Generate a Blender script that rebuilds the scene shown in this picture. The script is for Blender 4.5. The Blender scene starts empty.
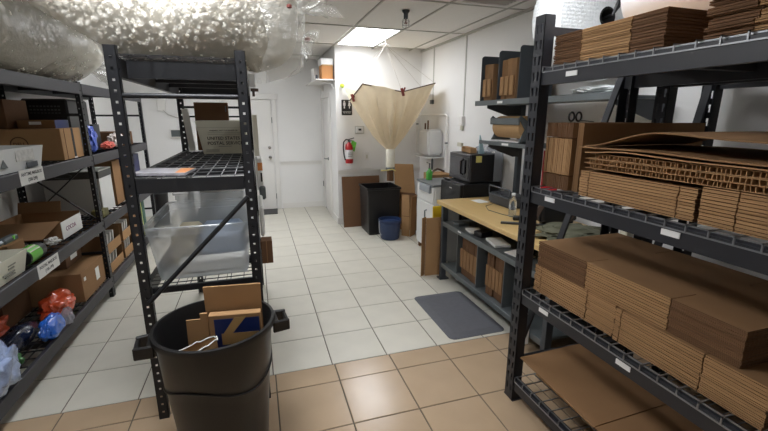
import bpy, bmesh, math, random
from mathutils import Vector, Matrix, noise, Euler
scene = bpy.context.scene
C = scene.collection
PI = math.pi
V = Vector
R = random.Random(7)

# ------------------------------------------------------------------ camera
CAM_H = 1.7055
YAW, PITCH, ROLL, FPX = 0.305, 0.240, 0.0018, 401.8
cy_, sy_, cp_, sp_ = math.cos(YAW), math.sin(YAW), math.cos(PITCH), math.sin(PITCH)
F_ = V((sy_*cp_, cy_*cp_, -sp_)); r_ = V((cy_, -sy_, 0)); u_ = r_.cross(F_)
Rr = math.cos(ROLL)*r_ + math.sin(ROLL)*u_; Uu = -math.sin(ROLL)*r_ + math.cos(ROLL)*u_
cam_data = bpy.data.cameras.new('camera'); cam = bpy.data.objects.new('camera', cam_data); C.objects.link(cam)
cam_data.sensor_width = 36; cam_data.lens = FPX/768*36; cam_data.clip_start = 0.02
cam.matrix_world = Matrix(((Rr.x, Uu.x, -F_.x, 0), (Rr.y, Uu.y, -F_.y, 0), (Rr.z, Uu.z, -F_.z, CAM_H), (0, 0, 0, 1)))
scene.camera = cam

# ------------------------------------------------------------------ world, view
w = bpy.data.worlds.new('world'); scene.world = w; w.use_nodes = True
w.node_tree.nodes['Background'].inputs[0].default_value = (0.9, 0.95, 1, 1)
w.node_tree.nodes['Background'].inputs[1].default_value = 0.12
scene.view_settings.view_transform = 'Standard'
scene.view_settings.look = 'None'
scene.view_settings.gamma = 1
scene.view_settings.use_curve_mapping = False
scene.view_settings.exposure = 0.45
LAMPS = [9.5, 8.0, 17.0, 18.0]          # emission of the ceiling troffers: funnel, cardboard rack, narrow rack front, narrow rack far end (unseen, added to brighten the far wall)
CEIL = 2.72; XL = -2.08; XR = 2.61; YB = 7.78; YP = 6.30; XP = 1.21; YN = -1.6   # room

# ------------------------------------------------------------------ materials
def srgb(c):
    return tuple((v/12.92 if v <= .04045 else ((v+.055)/1.055)**2.4) for v in (x/255 for x in c))
MATS = {}
def mat(name, col, rough=.6, metal=0, vary=0, scale=8, bump=0, bscale=60, rnd=0, stretch=None, trans=0, spec=.5, emit=0, alpha=1, coat=0):
    """Principled material: noise colour variation, per-object random tint, fine bump."""
    if name in MATS: return MATS[name]
    m = bpy.data.materials.new(name); m.use_nodes = True; nt = m.node_tree; N = nt.nodes; L = nt.links
    b = N['Principled BSDF']; c = srgb(col)
    b.inputs['Roughness'].default_value = rough; b.inputs['Metallic'].default_value = metal
    b.inputs['Specular IOR Level'].default_value = spec
    b.inputs['Base Color'].default_value = (*c, 1)
    if coat: b.inputs['Coat Weight'].default_value = coat; b.inputs['Coat Roughness'].default_value = .15
    if trans: b.inputs['Transmission Weight'].default_value = trans
    b.inputs['Alpha'].default_value = alpha
    if emit:
        b.inputs['Emission Color'].default_value = (*c, 1); b.inputs['Emission Strength'].default_value = emit
    tc = N.new('ShaderNodeTexCoord'); src = tc.outputs['Object']
    if stretch:
        mp = N.new('ShaderNodeMapping'); mp.inputs['Scale'].default_value = stretch; L.new(src, mp.inputs['Vector']); src = mp.outputs['Vector']
    last = None
    if vary:
        n = N.new('ShaderNodeTexNoise'); n.inputs['Scale'].default_value = scale; n.inputs['Detail'].default_value = 5
        L.new(src, n.inputs['Vector'])
        mr = N.new('ShaderNodeMapRange'); mr.inputs['From Min'].default_value = .25; mr.inputs['From Max'].default_value = .75
        mr.inputs['To Min'].default_value = 1-vary; mr.inputs['To Max'].default_value = 1+vary
        L.new(n.outputs['Fac'], mr.inputs['Value']); last = mr.outputs['Result']
    if rnd:
        oi = N.new('ShaderNodeObjectInfo'); mr2 = N.new('ShaderNodeMapRange')
        mr2.inputs['To Min'].default_value = 1-rnd; mr2.inputs['To Max'].default_value = 1+rnd
        L.new(oi.outputs['Random'], mr2.inputs['Value'])
        if last:
            mm = N.new('ShaderNodeMath'); mm.operation = 'MULTIPLY'; L.new(last, mm.inputs[0]); L.new(mr2.outputs['Result'], mm.inputs[1]); last = mm.outputs[0]
        else: last = mr2.outputs['Result']
    if last:
        vm = N.new('ShaderNodeVectorMath'); vm.operation = 'SCALE'; vm.inputs[0].default_value = c
        L.new(last, vm.inputs['Scale']); L.new(vm.outputs['Vector'], b.inputs['Base Color'])
    if bump:
        n2 = N.new('ShaderNodeTexNoise'); n2.inputs['Scale'].default_value = bscale; n2.inputs['Detail'].default_value = 3
        L.new(src, n2.inputs['Vector'])
        bp_ = N.new('ShaderNodeBump'); bp_.inputs['Strength'].default_value = bump; bp_.inputs['Distance'].default_value = .01
        L.new(n2.outputs['Fac'], bp_.inputs['Height']); L.new(bp_.outputs['Normal'], b.inputs['Normal'])
    MATS[name] = m
    return m

def film(name, tint=(235, 238, 240), opac=.25, rough=.15, bump=.5, bscale=40, gloss=.07):
    """thin clear plastic: part transparent, part white haze, glossy"""
    m = bpy.data.materials.new(name); m.use_nodes = True; nt = m.node_tree; N = nt.nodes; L = nt.links
    N.remove(N['Principled BSDF']); out = N['Material Output']
    tr = N.new('ShaderNodeBsdfTransparent'); tr.inputs[0].default_value = (.97, .97, .97, 1)
    df = N.new('ShaderNodeBsdfDiffuse'); df.inputs[0].default_value = (*srgb(tint), 1)
    tl = N.new('ShaderNodeBsdfTranslucent'); tl.inputs[0].default_value = (*srgb(tint), 1)
    gl = N.new('ShaderNodeBsdfGlossy'); gl.inputs['Roughness'].default_value = rough
    m0 = N.new('ShaderNodeMixShader'); m0.inputs[0].default_value = .5
    m1 = N.new('ShaderNodeMixShader'); m1.inputs[0].default_value = opac
    m2 = N.new('ShaderNodeMixShader'); m2.inputs[0].default_value = gloss
    n2 = N.new('ShaderNodeTexNoise'); n2.inputs['Scale'].default_value = bscale; n2.inputs['Detail'].default_value = 4
    tc = N.new('ShaderNodeTexCoord'); L.new(tc.outputs['Object'], n2.inputs['Vector'])
    bm_ = N.new('ShaderNodeBump'); bm_.inputs['Strength'].default_value = bump; bm_.inputs['Distance'].default_value = .02
    L.new(n2.outputs['Fac'], bm_.inputs['Height'])
    for s in (df, gl): L.new(bm_.outputs['Normal'], s.inputs['Normal'])
    L.new(df.outputs[0], m0.inputs[1]); L.new(tl.outputs[0], m0.inputs[2])
    L.new(tr.outputs[0], m1.inputs[1]); L.new(m0.outputs[0], m1.inputs[2])
    L.new(m1.outputs[0], m2.inputs[1]); L.new(gl.outputs[0], m2.inputs[2])
    L.new(m2.outputs[0], out.inputs['Surface'])
    MATS[name] = m
    return m

M_wall = mat('wall_paint', (238, 237, 235), .55, vary=.02, scale=2, bump=.04, bscale=120)
M_trim = mat('trim_paint', (234, 232, 228), .4)
M_ceil = mat('ceiling_panel', (236, 234, 230), .85, vary=.02, scale=30, bump=.08, bscale=160)
M_tee = mat('ceiling_tee', (190, 188, 182), .6)
M_tile_w = mat('tile_pale', (208, 204, 191), .42, vary=.05, scale=5, rnd=.025, bump=.02, bscale=20)
M_tile_b = mat('tile_beige', (180, 156, 128), .22, vary=.05, scale=5, rnd=.03, bump=.015, bscale=20)
M_grout = mat('grout', (96, 88, 76), .9)
M_black = mat('rack_black', (27, 28, 31), .45, vary=.06, scale=20, spec=.45)
M_rackgrey = mat('rack_charcoal', (37, 38, 43), .45, vary=.05, scale=15)
M_rackdk = mat('rack_purple_grey', (50, 48, 52), .5, vary=.05, scale=15)
M_wire = mat('wire_zinc', (150, 152, 155), .35, metal=.7)
M_wireblk = mat('wire_black', (30, 30, 32), .4)
M_card = mat('cardboard', (140, 107, 75), .85, vary=.07, scale=6, rnd=.10, bump=.05, bscale=90, spec=.2)
M_cardlt = mat('cardboard_light', (166, 130, 92), .85, vary=.05, scale=6, rnd=.08, spec=.2)
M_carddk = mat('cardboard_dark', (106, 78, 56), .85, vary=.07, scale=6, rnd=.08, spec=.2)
M_kraft = mat('kraft_paper', (186, 150, 106), .75, vary=.04, scale=10, spec=.3)
M_white = mat('white_plastic', (228, 228, 226), .4)
M_paper = mat('white_paper', (225, 224, 218), .8)
M_cream = mat('cream_corrugated_plastic', (205, 202, 184), .55, vary=.03)
M_ink = mat('black_ink', (30, 30, 30), .7)
M_blk = mat('black_plastic', (22, 22, 24), .4, vary=.05)
M_blkgl = mat('black_gloss', (14, 14, 16), .12)
M_binblk = mat('bin_plastic', (24, 23, 23), .38, vary=.08, scale=12, bump=.06, bscale=140)
M_canvas = mat('canvas', (210, 197, 172), .9, vary=.05, scale=14, bump=.15, bscale=200, spec=.1)
M_red = mat('red_enamel', (176, 28, 34), .3)
M_green = mat('green_tag', (108, 190, 70), .6)
M_ball = mat('tennis_ball', (208, 226, 80), .9)
M_steel = mat('steel_grey', (98, 104, 105), .4, metal=.3, vary=.05)
M_steeldk = mat('steel_dark', (70, 75, 80), .45, metal=.2, vary=.05)
M_chrome = mat('chrome', (190, 190, 190), .2, metal=1)
M_wood = mat('maple_laminate', (206, 174, 116), .4, vary=.05, scale=5, stretch=(6, 1, 1))
M_mat = mat('rubber_mat', (92, 93, 98), .8, vary=.06, scale=30, bump=.2, bscale=90)
M_blue = mat('blue_bucket_plastic', (42, 60, 98), .4, vary=.05)
M_bluelab = mat('blue_print', (30, 46, 104), .4)
M_tape = mat('packing_tape', (190, 155, 105), .25)
M_yellow = mat('yellow_plastic', (232, 196, 40), .5)
M_brass = mat('brown_clamp', (110, 40, 30), .5)
M_string = mat('string', (190, 186, 178), .8)
M_foam = mat('white_foam', (232, 237, 241), .6, vary=.02, bump=.1, bscale=30)
M_olive = mat('olive_cloth', (92, 92, 74), .9, vary=.2, scale=12, bump=.3, bscale=40)
M_strap = mat('brown_strap', (86, 70, 60), .8, vary=.1, scale=20)
M_orangebag = mat('orange_film', (196, 74, 34), .28, vary=.15, scale=10, bump=.8, bscale=22, coat=.6)
M_redbag = mat('red_film', (160, 36, 40), .28, vary=.25, scale=9, bump=.8, bscale=22, coat=.6)
M_bluebag = mat('blue_film', (34, 100, 200), .22, vary=.25, scale=9, bump=.8, bscale=22, coat=.6)
M_darkfilm = mat('dark_blue_film', (26, 32, 52), .25, vary=.3, scale=9, bump=.8, bscale=22, coat=.6)
M_greenfilm = mat('green_film', (60, 110, 60), .3, vary=.25, scale=9, bump=.8, bscale=22, coat=.5)
M_peanut = mat('packing_peanut', (240, 237, 228), .8, spec=.2)
M_film = film('bag_film', (241, 237, 226), .33, .2, .9, 26, .09)
M_filmclr = film('clear_film', (210, 216, 226), .35, .1, .8, 30)
M_tub = film('clear_tub_plastic', (228, 234, 238), .36, .2, .05, 10)
M_glass = mat('bottle_plastic', (225, 232, 236), .1, trans=.9)
M_greenliq = mat('green_bottle', (90, 190, 80), .2, trans=.3)
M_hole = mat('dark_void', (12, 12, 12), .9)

def mat_bubble():
    m = mat('bubble_wrap', (228, 231, 231), .35, coat=.2); nt = m.node_tree; N = nt.nodes; L = nt.links
    tc = N.new('ShaderNodeTexCoord'); vo = N.new('ShaderNodeTexVoronoi'); vo.inputs['Scale'].default_value = 46; vo.inputs['Randomness'].default_value = .35
    L.new(tc.outputs['Object'], vo.inputs['Vector']); bu = N.new('ShaderNodeBump'); bu.invert = True
    bu.inputs['Strength'].default_value = .45; bu.inputs['Distance'].default_value = .012
    L.new(vo.outputs['Distance'], bu.inputs['Height']); L.new(bu.outputs['Normal'], N['Principled BSDF'].inputs['Normal'])
    return m
M_bubble = mat_bubble()
def canvas_translucent():
    nt = M_canvas.node_tree; N = nt.nodes; L = nt.links; b = N['Principled BSDF']; out = N['Material Output']
    tl = N.new('ShaderNodeBsdfTranslucent'); tl.inputs[0].default_value = (*srgb((222, 204, 174)), 1)
    mx = N.new('ShaderNodeMixShader'); mx.inputs[0].default_value = .25
    L.new(b.outputs[0], mx.inputs[1]); L.new(tl.outputs[0], mx.inputs[2]); L.new(mx.outputs[0], out.inputs['Surface'])
canvas_translucent()

# ------------------------------------------------------------------ mesh helpers
class MB:
    def __init__(s): s.v = []; s.f = []
    def obox(s, o, a, b, c):
        o, a, b, c = V(o), V(a), V(b), V(c); n = len(s.v)
        s.v += [o, o+a, o+a+b, o+b, o+c, o+a+c, o+a+b+c, o+b+c]
        fs = [(0, 3, 2, 1), (4, 5, 6, 7), (0, 1, 5, 4), (1, 2, 6, 5), (2, 3, 7, 6), (3, 0, 4, 7)]
        if a.cross(b).dot(c) < 0: fs = [tuple(reversed(f)) for f in fs]
        s.f += [tuple(n+i for i in f) for f in fs]; return s
    def box(s, x0, x1, y0, y1, z0, z1):
        return s.obox((x0, y0, z0), (x1-x0, 0, 0), (0, y1-y0, 0), (0, 0, z1-z0))
    def rbox(s, cx, cy, z0, sx, sy, sz, a=0):
        c_, s_ = math.cos(a), math.sin(a); A = V((c_, s_, 0))*sx; B = V((-s_, c_, 0))*sy
        return s.obox(V((cx, cy, z0))-A/2-B/2, A, B, (0, 0, sz))
    def bar(s, p, q, w_, t, up=(0, 0, 1)):
        p, q = V(p), V(q); d = (q-p); side = d.cross(V(up))
        if side.length < 1e-6: side = d.cross(V((1, 0, 0)))
        side.normalize(); u2 = side.cross(d).normalized()
        return s.obox(p-side*w_/2-u2*t/2, d, side*w_, u2*t)
    def tube(s, pts, r, n=8, caps=True):
        pts = [V(p) for p in pts]; rs = r if isinstance(r, (list, tuple)) else [r]*len(pts)
        base = len(s.v); prev = None
        for i, p in enumerate(pts):
            d = (pts[min(i+1, len(pts)-1)]-pts[max(i-1, 0)]).normalized()
            if prev is None: x = d.orthogonal().normalized()
            else:
                x = prev - d*prev.dot(d); x = x.normalized() if x.length > 1e-6 else d.orthogonal().normalized()
            prev = x; y = d.cross(x)
            for k in range(n): s.v.append(p+(x*math.cos(2*PI*k/n)+y*math.sin(2*PI*k/n))*rs[i])
        for i in range(len(pts)-1):
            for k in range(n):
                a = base+i*n+k; b = base+i*n+(k+1) % n; s.f.append((a, b, b+n, a+n))
        if caps:
            s.f.append(tuple(base+k for k in reversed(range(n)))); s.f.append(tuple(base+(len(pts)-1)*n+k for k in range(n)))
        return s
    def lathe(s, prof, c=(0, 0, 0), n=32, axis='Z', sx=1, sy=1, closed=False):
        base = len(s.v); c = V(c)
        for (r, h) in prof:
            for k in range(n):
                a = 2*PI*k/n; p = V((r*math.cos(a)*sx, r*math.sin(a)*sy, h))
                if axis == 'Y': p = V((p.x, p.z, p.y))
                if axis == 'X': p = V((p.z, p.x, p.y))
                s.v.append(c+p)
        m = len(prof); rng = range(m) if closed else range(m-1)
        for i in rng:
            j = (i+1) % m
            for k in range(n):
                k2 = (k+1) % n; s.f.append((base+i*n+k, base+i*n+k2, base+j*n+k2, base+j*n+k))
        if not closed:
            if prof[0][0] > 1e-6: s.f.append(tuple(base+k for k in reversed(range(n))))
            if prof[-1][0] > 1e-6: s.f.append(tuple(base+(m-1)*n+k for k in range(n)))
        return s
    def prism(s, pts, ext):
        pts = [V(p) for p in pts]; e = V(ext); n = len(pts); b = len(s.v)
        s.v += pts+[p+e for p in pts]
        s.f.append(tuple(b+i for i in reversed(range(n)))); s.f.append(tuple(b+n+i for i in range(n)))
        for i in range(n): s.f.append((b+i, b+(i+1) % n, b+n+(i+1) % n, b+n+i))
        return s
    def grid(s, rows, closed_u=False):
        b = len(s.v); n = len(rows[0])
        for r in rows: s.v += [V(p) for p in r]
        for i in range(len(rows)-1):
            for k in range(n if closed_u else n-1):
                k2 = (k+1) % n; s.f.append((b+i*n+k, b+i*n+k2, b+(i+1)*n+k2, b+(i+1)*n+k))
        return s
    def perf(s, o, u, wv, nrm, t, h, rows, cols):
        """perforated plate: o corner, u unit width dir, wv width, height h along z, holes: rows[(z0,z1)] x cols[(u0,u1)]"""
        o, u, nrm = V(o), V(u), V(nrm); z = 0
        for (a, b) in rows:
            if a > z: s.obox(o+V((0, 0, z)), u*wv, nrm*t, (0, 0, a-z))
            x = 0
            for (c0, c1) in cols:
                if c0 > x: s.obox(o+u*x+V((0, 0, a)), u*(c0-x), nrm*t, (0, 0, b-a))
                x = c1
            if x < wv: s.obox(o+u*x+V((0, 0, a)), u*(wv-x), nrm*t, (0, 0, b-a))
            z = b
        if z < h: s.obox(o+V((0, 0, z)), u*wv, nrm*t, (0, 0, h-z))
        return s
    def mesh(s, name, m, smooth=False, fix=False):
        me = bpy.data.meshes.new(name); me.from_pydata([tuple(p) for p in s.v], [], s.f); me.update()
        if fix:
            bm = bmesh.new(); bm.from_mesh(me); bmesh.ops.remove_doubles(bm, verts=bm.verts, dist=1e-5); bmesh.ops.recalc_face_normals(bm, faces=bm.faces); bm.to_mesh(me); bm.free()
        me.materials.append(m)
        if smooth:
            for p in me.polygons: p.use_smooth = True
            try: me.set_sharp_from_angle(angle=math.radians(40))
            except Exception: pass
        return me
    def build(s, name, m, parent=None, smooth=False, bevel=0, fix=None, seg=1):
        me = s.mesh(name, m, smooth, smooth if fix is None else fix)
        if bevel:
            bm = bmesh.new(); bm.from_mesh(me)
            bmesh.ops.bevel(bm, geom=[e for e in bm.edges if e.is_manifold and e.calc_face_angle(0) > .5], offset=bevel, segments=seg, affect='EDGES', clamp_overlap=True)
            bm.to_mesh(me); bm.free()
        return link(name, me, parent)
def link(name, me, parent=None):
    o = bpy.data.objects.new(name, me); C.objects.link(o)
    if parent is not None: adopt(o, parent)
    return o
def world_loc(p):
    l = V(p.location)
    while p.parent: p = p.parent; l = l  # parts sit at the origin of the world frame, only roots are offset
    return l
def adopt(o, parent):
    o.parent = parent
    root = parent
    if parent.type == 'EMPTY' and parent.parent is None:
        o.matrix_parent_inverse = Matrix.Translation(-V(parent.location))
    # a mesh parent carries an identity local frame already in world coordinates
    return o
def tag(o, label, cat, group=None, kind=None):
    if label: o['label'] = label
    if cat: o['category'] = cat
    if group: o['group'] = group
    if kind: o['kind'] = kind
    return o
def thing(name, label, cat, loc, group=None):
    o = bpy.data.objects.new(name, None); o.empty_display_size = .1; o.location = loc; C.objects.link(o)
    return tag(o, label, cat, group)
def struct(o, label=None, cat=None):
    o['kind'] = 'structure'
    if label: o['label'] = label
    if cat: o['category'] = cat
    return o
def text_part(name, txt, size, m, parent, origin, xdir, ydir, extrude=.0006, align='CENTER'):
    cu = bpy.data.curves.new(name, 'FONT'); cu.body = txt; cu.size = size; cu.extrude = extrude; cu.align_x = align; cu.align_y = 'CENTER'; cu.resolution_u = 2; cu.offset = size*.012
    o = bpy.data.objects.new(name, cu); C.objects.link(o); bpy.context.view_layer.update()
    me = bpy.data.meshes.new_from_object(o); bpy.data.objects.remove(o); bpy.data.curves.remove(cu)
    x = V(xdir).normalized(); y = V(ydir).normalized(); z = x.cross(y)
    Mx = Matrix(((x.x, y.x, z.x, origin[0]), (x.y, y.y, z.y, origin[1]), (x.z, y.z, z.z, origin[2]), (0, 0, 0, 1)))
    me.transform(Mx); me.materials.clear(); me.materials.append(m); me.name = name
    return link(name, me, parent)
def bounds_base(o):
    return o

def blob(c, r, seed, amp, freq, zmin=None, sub=4):
    me = bpy.data.meshes.new('b'); bm = bmesh.new(); bmesh.ops.create_icosphere(bm, subdivisions=sub, radius=1)
    for v in bm.verts:
        d = v.co.normalized(); n1 = noise.noise(d*freq+V((seed*3.1, 0, 0))); n2 = abs(noise.noise(d*freq*2.3+V((0, seed*1.7, 0))))
        n3 = noise.noise(d*freq*5+V((0, 0, seed)))
        k = 1+amp*(n1*1.1-n2*.7+n3*.3)
        v.co = V((c[0]+d.x*r[0]*k, c[1]+d.y*r[1]*k, c[2]+d.z*r[2]*k))
        if zmin is not None and v.co.z < zmin: v.co.z = zmin
    mb = MB(); mb.v = [v.co.copy() for v in bm.verts]; mb.f = [tuple(v.index for v in f.verts) for f in bm.faces]; bm.free(); bpy.data.meshes.remove(me)
    return mb

# ================================================================== SETTING
S = 0.4064; Y0 = 2.514
floor = struct(MB().box(XL-.1, XR+.1, YN, YB+.1, -.06, -.004).build('floor', M_grout), 'tiled floor, pale tiles beyond and beige tiles in front', 'floor')
g = .0035
def tile_mesh(wx, wy, m, nm):
    me = MB().box(-wx/2+g, wx/2-g, -wy/2+g, wy/2-g, -.012, 0).mesh(nm, m)
    bm = bmesh.new(); bm.from_mesh(me); bmesh.ops.bevel(bm, geom=[e for e in bm.edges if all(v.co.z > -.001 for v in e.verts)], offset=.0022, segments=1, affect='EDGES'); bm.to_mesh(me); bm.free(); return me
tw = tile_mesh(S, S, M_tile_w, 'pale_tile'); tb = tile_mesh(S, S, M_tile_b, 'beige_tile')
xa = 0.4097 - 7*S
for i in range(13):
    for j in range(13):
        x = xa+(i+.5)*S; y = Y0+(j+.5)*S
        if x > XP+.1 and y > YP+.1: continue
        o = link('floor_tile', tw, floor); o.location = (x, y, R.uniform(-.0006, .0004))
tb0 = tile_mesh(S, .192, M_tile_b, 'beige_tile_cut')
xb = 0.4097+.005-7*S; YB1 = Y0-.192
for i in range(13):
    x = xb+(i+.5)*S+.01
    o = link('floor_tile', tb0, floor); o.location = (x, Y0-.096, 0)
    for j in range(8):
        o = link('floor_tile', tb, floor); o.location = (x, YB1-(j+.5)*S, R.uniform(-.0006, .0004))

wall_left = struct(MB().box(XL-.1, XL, YN, YB+.1, 0, CEIL+.2).build('wall_left', M_wall), 'white painted wall behind the left storage rack', 'wall')
wall_back = struct(MB().box(XL-.1, XR+.1, YB, YB+.1, 0, CEIL+.2).build('wall_back', M_wall), 'white far wall with the white door', 'wall')
wall_right = struct(MB().box(XR, XR+.1, YN, YB+.1, 0, CEIL+.2).build('wall_right', M_wall), 'white wall on the right behind the workbench', 'wall')
wall_rear = struct(MB().box(XL-.1, XR+.1, YN-.1, YN, 0, CEIL+.2).build('wall_rear', M_wall), 'white wall behind the camera', 'wall')
wall_pf = struct(MB().box(XP, XR, YP, YP+.1, 0, CEIL+.2).build('wall_restroom_front', M_wall), 'white restroom wall carrying the fire extinguisher', 'wall')
# side wall of the restroom with a door opening
DY0, DY1, DZ = 6.86, 7.66, 2.03
mb = MB().box(XP, XP+.1, YP+.1, DY0, 0, CEIL+.2).box(XP, XP+.1, DY1, YB, 0, CEIL+.2).box(XP, XP+.1, DY0, DY1, DZ, CEIL+.2)
wall_ps = struct(mb.build('wall_restroom_side', M_wall), 'white restroom wall with its door in the aisle', 'wall')
# wall seam lines on the right wall (panel battens)
for k, y in enumerate((4.84, 5.82)):
    struct(MB().box(XR-.008, XR, y-.012, y+.012, 1.95 if k else 1.72, CEIL).build('trim_%d' % (k+1), M_steel if False else M_tee), 'thin vertical conduit strip on the right wall', 'trim')
# baseboards and chair rail
struct(MB().box(.42, XP, YB-.015, YB, 0, .10).build('baseboard_back', M_trim), 'white baseboard below the far wall', 'baseboard')
struct(MB().box(XP-.012, XP, YP-.012, DY0-.09, 0, .1).box(XP-.012, XR, YP-.012, YP, 0, .1).build('baseboard_restroom', M_trim), 'white baseboard around the restroom corner', 'baseboard')
def rail(mb, x0, x1, y, z):
    return mb.box(x0, x1, y-.014, y, z-.035, z+.035).box(x0, x1, y-.035, y, z+.012, z+.035)
struct(rail(MB(), XP-.0, XR, YP, .86).build('trim_3', M_trim), 'white chair rail on the restroom front wall', 'trim')
struct(rail(MB(), .42, XP, YB, .86).build('trim_4', M_trim), 'white chair rail on the far wall', 'trim')
# doors
d1 = struct(thing('door_1', 'white flush door in the far wall beside the black mat', 'door', (-.1, YB, 0)))
MB().box(-.52, .30, YB-.02, YB, .01, 2.0).build('door_panel', M_trim, d1, bevel=.003)
fr = MB().box(.31, .39, YB-.035, YB, 0, 2.08).box(-.60, -.53, YB-.035, YB, 0, 2.08).box(-.63, .42, YB-.04, YB, 2.01, 2.09).box(-.65, .44, YB-.05, YB, 2.085, 2.105)
fr.build('door_frame', M_trim, d1, bevel=.004)
kn = MB().lathe([(.001, -.075), (.026, -.07), (.03, -.055), (.022, -.04), (.01, -.035), (.01, -.02), (.03, -.018), (.03, 0)], (.235, YB-.02, .98), 16, 'Y').build('door_knob', M_chrome, d1, smooth=True)
MB().lathe([(.001, -.03), (.025, -.028), (.03, 0)], (.235, YB-.02, 1.16), 16, 'Y').build('deadbolt', M_chrome, d1, smooth=True)
MB().box(.30, .312, YB-.03, YB-.018, .2, .3).box(.30, .312, YB-.03, YB-.018, 1.6, 1.7).build('hinge', M_steel, d1)
d2 = struct(thing('door_2', 'white restroom door standing slightly ajar with lever handle', 'door', (XP, 7.25, 0)))
MB().obox((XP+.012, DY1-.01, .01), (-.035, -.79, 0), (.04, 0, 0), (0, 0, DZ-.02)).build('door_panel', M_trim, d2, bevel=.003)
MB().box(XP-.015, XP, DY0-.075, DY0, 0, DZ+.07).box(XP-.015, XP, DY1, DY1+.075, 0, DZ+.07).box(XP-.015, XP, DY0, DY1, DZ, DZ+.07).build('door_frame', M_trim, d2, bevel=.004)
MB().box(XP+.05, XP+.06, DY0, DY1, 0, DZ).build('door_gap_shadow_stop', M_trim, d2)
MB().tube([(XP-.02, 7.0, 1.0), (XP-.07, 7.0, 1.0), (XP-.075, 7.03, 1.0), (XP-.075, 7.1, 1.0)], .009).lathe([(.025, -.03), (.025, -.018)], (XP, 7.0, 1.0), 16, 'X').build('door_handle', M_steel, d2, smooth=True)
MB().box(XP-.03, XP-.018, 7.62, 7.645, .42, .52).build('hinge', M_steel, d2)

# ceiling: slab, panels, tee grid
ceiling = struct(MB().box(XL-.1, XR+.1, YN, YB+.1, CEIL+.03, CEIL+.1).build('ceiling', M_ceil), 'white suspended ceiling of panels in a tee grid', 'ceiling')
TX = [1.175+.61*k for k in range(-6, 4)]; TY = [3.665+1.22*k for k in range(-5, 5)]
cp = MB().box(-.293, .293, -.598, .598, 0, .015).mesh('ceiling_panel', M_ceil)
LIGHTS = [(6, 6), (6, 3), (3, 3), (3, 6)]
def cell(i, j): return (TX[i], min(TX[i+1], XR), TY[j], TY[j+1])
vent_cell = (7, 4)
for i in range(len(TX)-1):
    for j in range(len(TY)-1):
        if (i, j) in LIGHTS or (i, j) == vent_cell: continue
        cx, cyy = (TX[i]+TX[i+1])/2, (TY[j]+TY[j+1])/2
        if cx < XL-.2 or cx > XR+.2: continue
        if cx > XP and cyy > YP+.4: continue
        o = link('ceiling_panel', cp, ceiling); o.location = (cx, cyy, CEIL+.004+R.uniform(0, .0015))
for x in TX:
    if XL < x < XR: MB().box(x-.009, x+.009, YN, YB, CEIL-.005, CEIL+.004).build('tee_runner', M_tee, ceiling)
for y in TY:
    MB().box(XL, XR, y-.009, y+.009, CEIL-.004, CEIL+.003).build('tee_runner', M_tee, ceiling)
struct(MB().box(XR-.025, XR, YN, YP, CEIL-.02, CEIL+.01).build('trim_5', M_tee), 'pale wall angle where ceiling meets right wall', 'trim')
labs = ['glowing white ceiling light panel above the canvas funnel', 'glowing ceiling light panel above the cardboard rack', 'glowing ceiling light panel above the narrow rack front', 'added unseen ceiling light panel above the narrow rack far end, brightening the far wall']
for (i, j), lb, ls in zip(LIGHTS, labs, LAMPS):
    M_lamp = mat('lamp_diffuser_%.1f' % ls, (247, 250, 255), .5, emit=ls)
    x0, x1, y0, y1 = cell(i, j)
    t = thing('ceiling_light', lb, 'light', ((x0+x1)/2, (y0+y1)/2, CEIL), 'ceiling light panels')
    mb = MB()
    for (a, b, c, d) in ((x0+.013, x0+.04, y0+.013, y1-.013), (x1-.04, x1-.013, y0+.013, y1-.013), (x0+.04, x1-.04, y0+.013, y0+.04), (x0+.04, x1-.04, y1-.04, y1-.013)):
        mb.box(a, b, c, d, CEIL-.004, CEIL+.02)
    mb.build('light_frame', M_trim, t); MB().box(x0+.04, x1-.04, y0+.04, y1-.04, CEIL+.002, CEIL+.012).build('diffuser', M_lamp, t)
# ceiling vent
x0, x1, y0, y1 = cell(*vent_cell)
x0, x1, y0, y1 = 1.80, 2.36, 2.95, 3.62
t = thing('ceiling_vent', 'grey louvred ceiling vent near the right wall', 'vent', (2.08, 3.3, CEIL))
MB().box(x0, x1, y0, y0+.05, CEIL-.008, CEIL+.02).box(x0, x1, y1-.05, y1, CEIL-.008, CEIL+.02).box(x0, x0+.05, y0+.05, y1-.05, CEIL-.008, CEIL+.02).box(x1-.05, x1, y0+.05, y1-.05, CEIL-.008, CEIL+.02).build('vent_frame', M_ceil, t)
for k in range(11):
    y = y0+.08+k*.052
    MB().obox((x0+.05, y, CEIL+.015), (x1-x0-.1, 0, 0), (0, .03, -.02), (0, .002, .003)).build('louvre', M_tee, t)
MB().box(x0+.05, x1-.05, y0+.05, y1-.05, CEIL+.02, CEIL+.025).build('vent_back', M_steeldk, t)
# sprinkler head in its cage
t = thing('sprinkler_head', 'dark sprinkler head in a wire cage hanging from the ceiling', 'sprinkler', (1.49, 4.03, CEIL))
MB().lathe([(.0, 0), (.038, 0), (.036, -.012), (.022, -.03), (.022, -.075), (.014, -.08), (0, -.08)], (1.49, 4.03, CEIL), 16).build('sprinkler_body', M_steeldk, t, smooth=True)
mb = MB()
for k in range(6):
    a = k*PI/3; mb.tube([(1.49+.02*math.cos(a), 4.03+.02*math.sin(a), CEIL-.07), (1.49+.036*math.cos(a), 4.03+.036*math.sin(a), CEIL-.09), (1.49+.036*math.cos(a), 4.03+.036*math.sin(a), CEIL-.155), (1.49, 4.03, CEIL-.165)], .0025, 5)
for z in (-.1, -.13): mb.tube([(1.49+.036*math.cos(k*PI/8), 4.03+.036*math.sin(k*PI/8), CEIL+z) for k in range(17)], .0025, 5)
mb.build('wire_cage', M_chrome, t)
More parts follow.
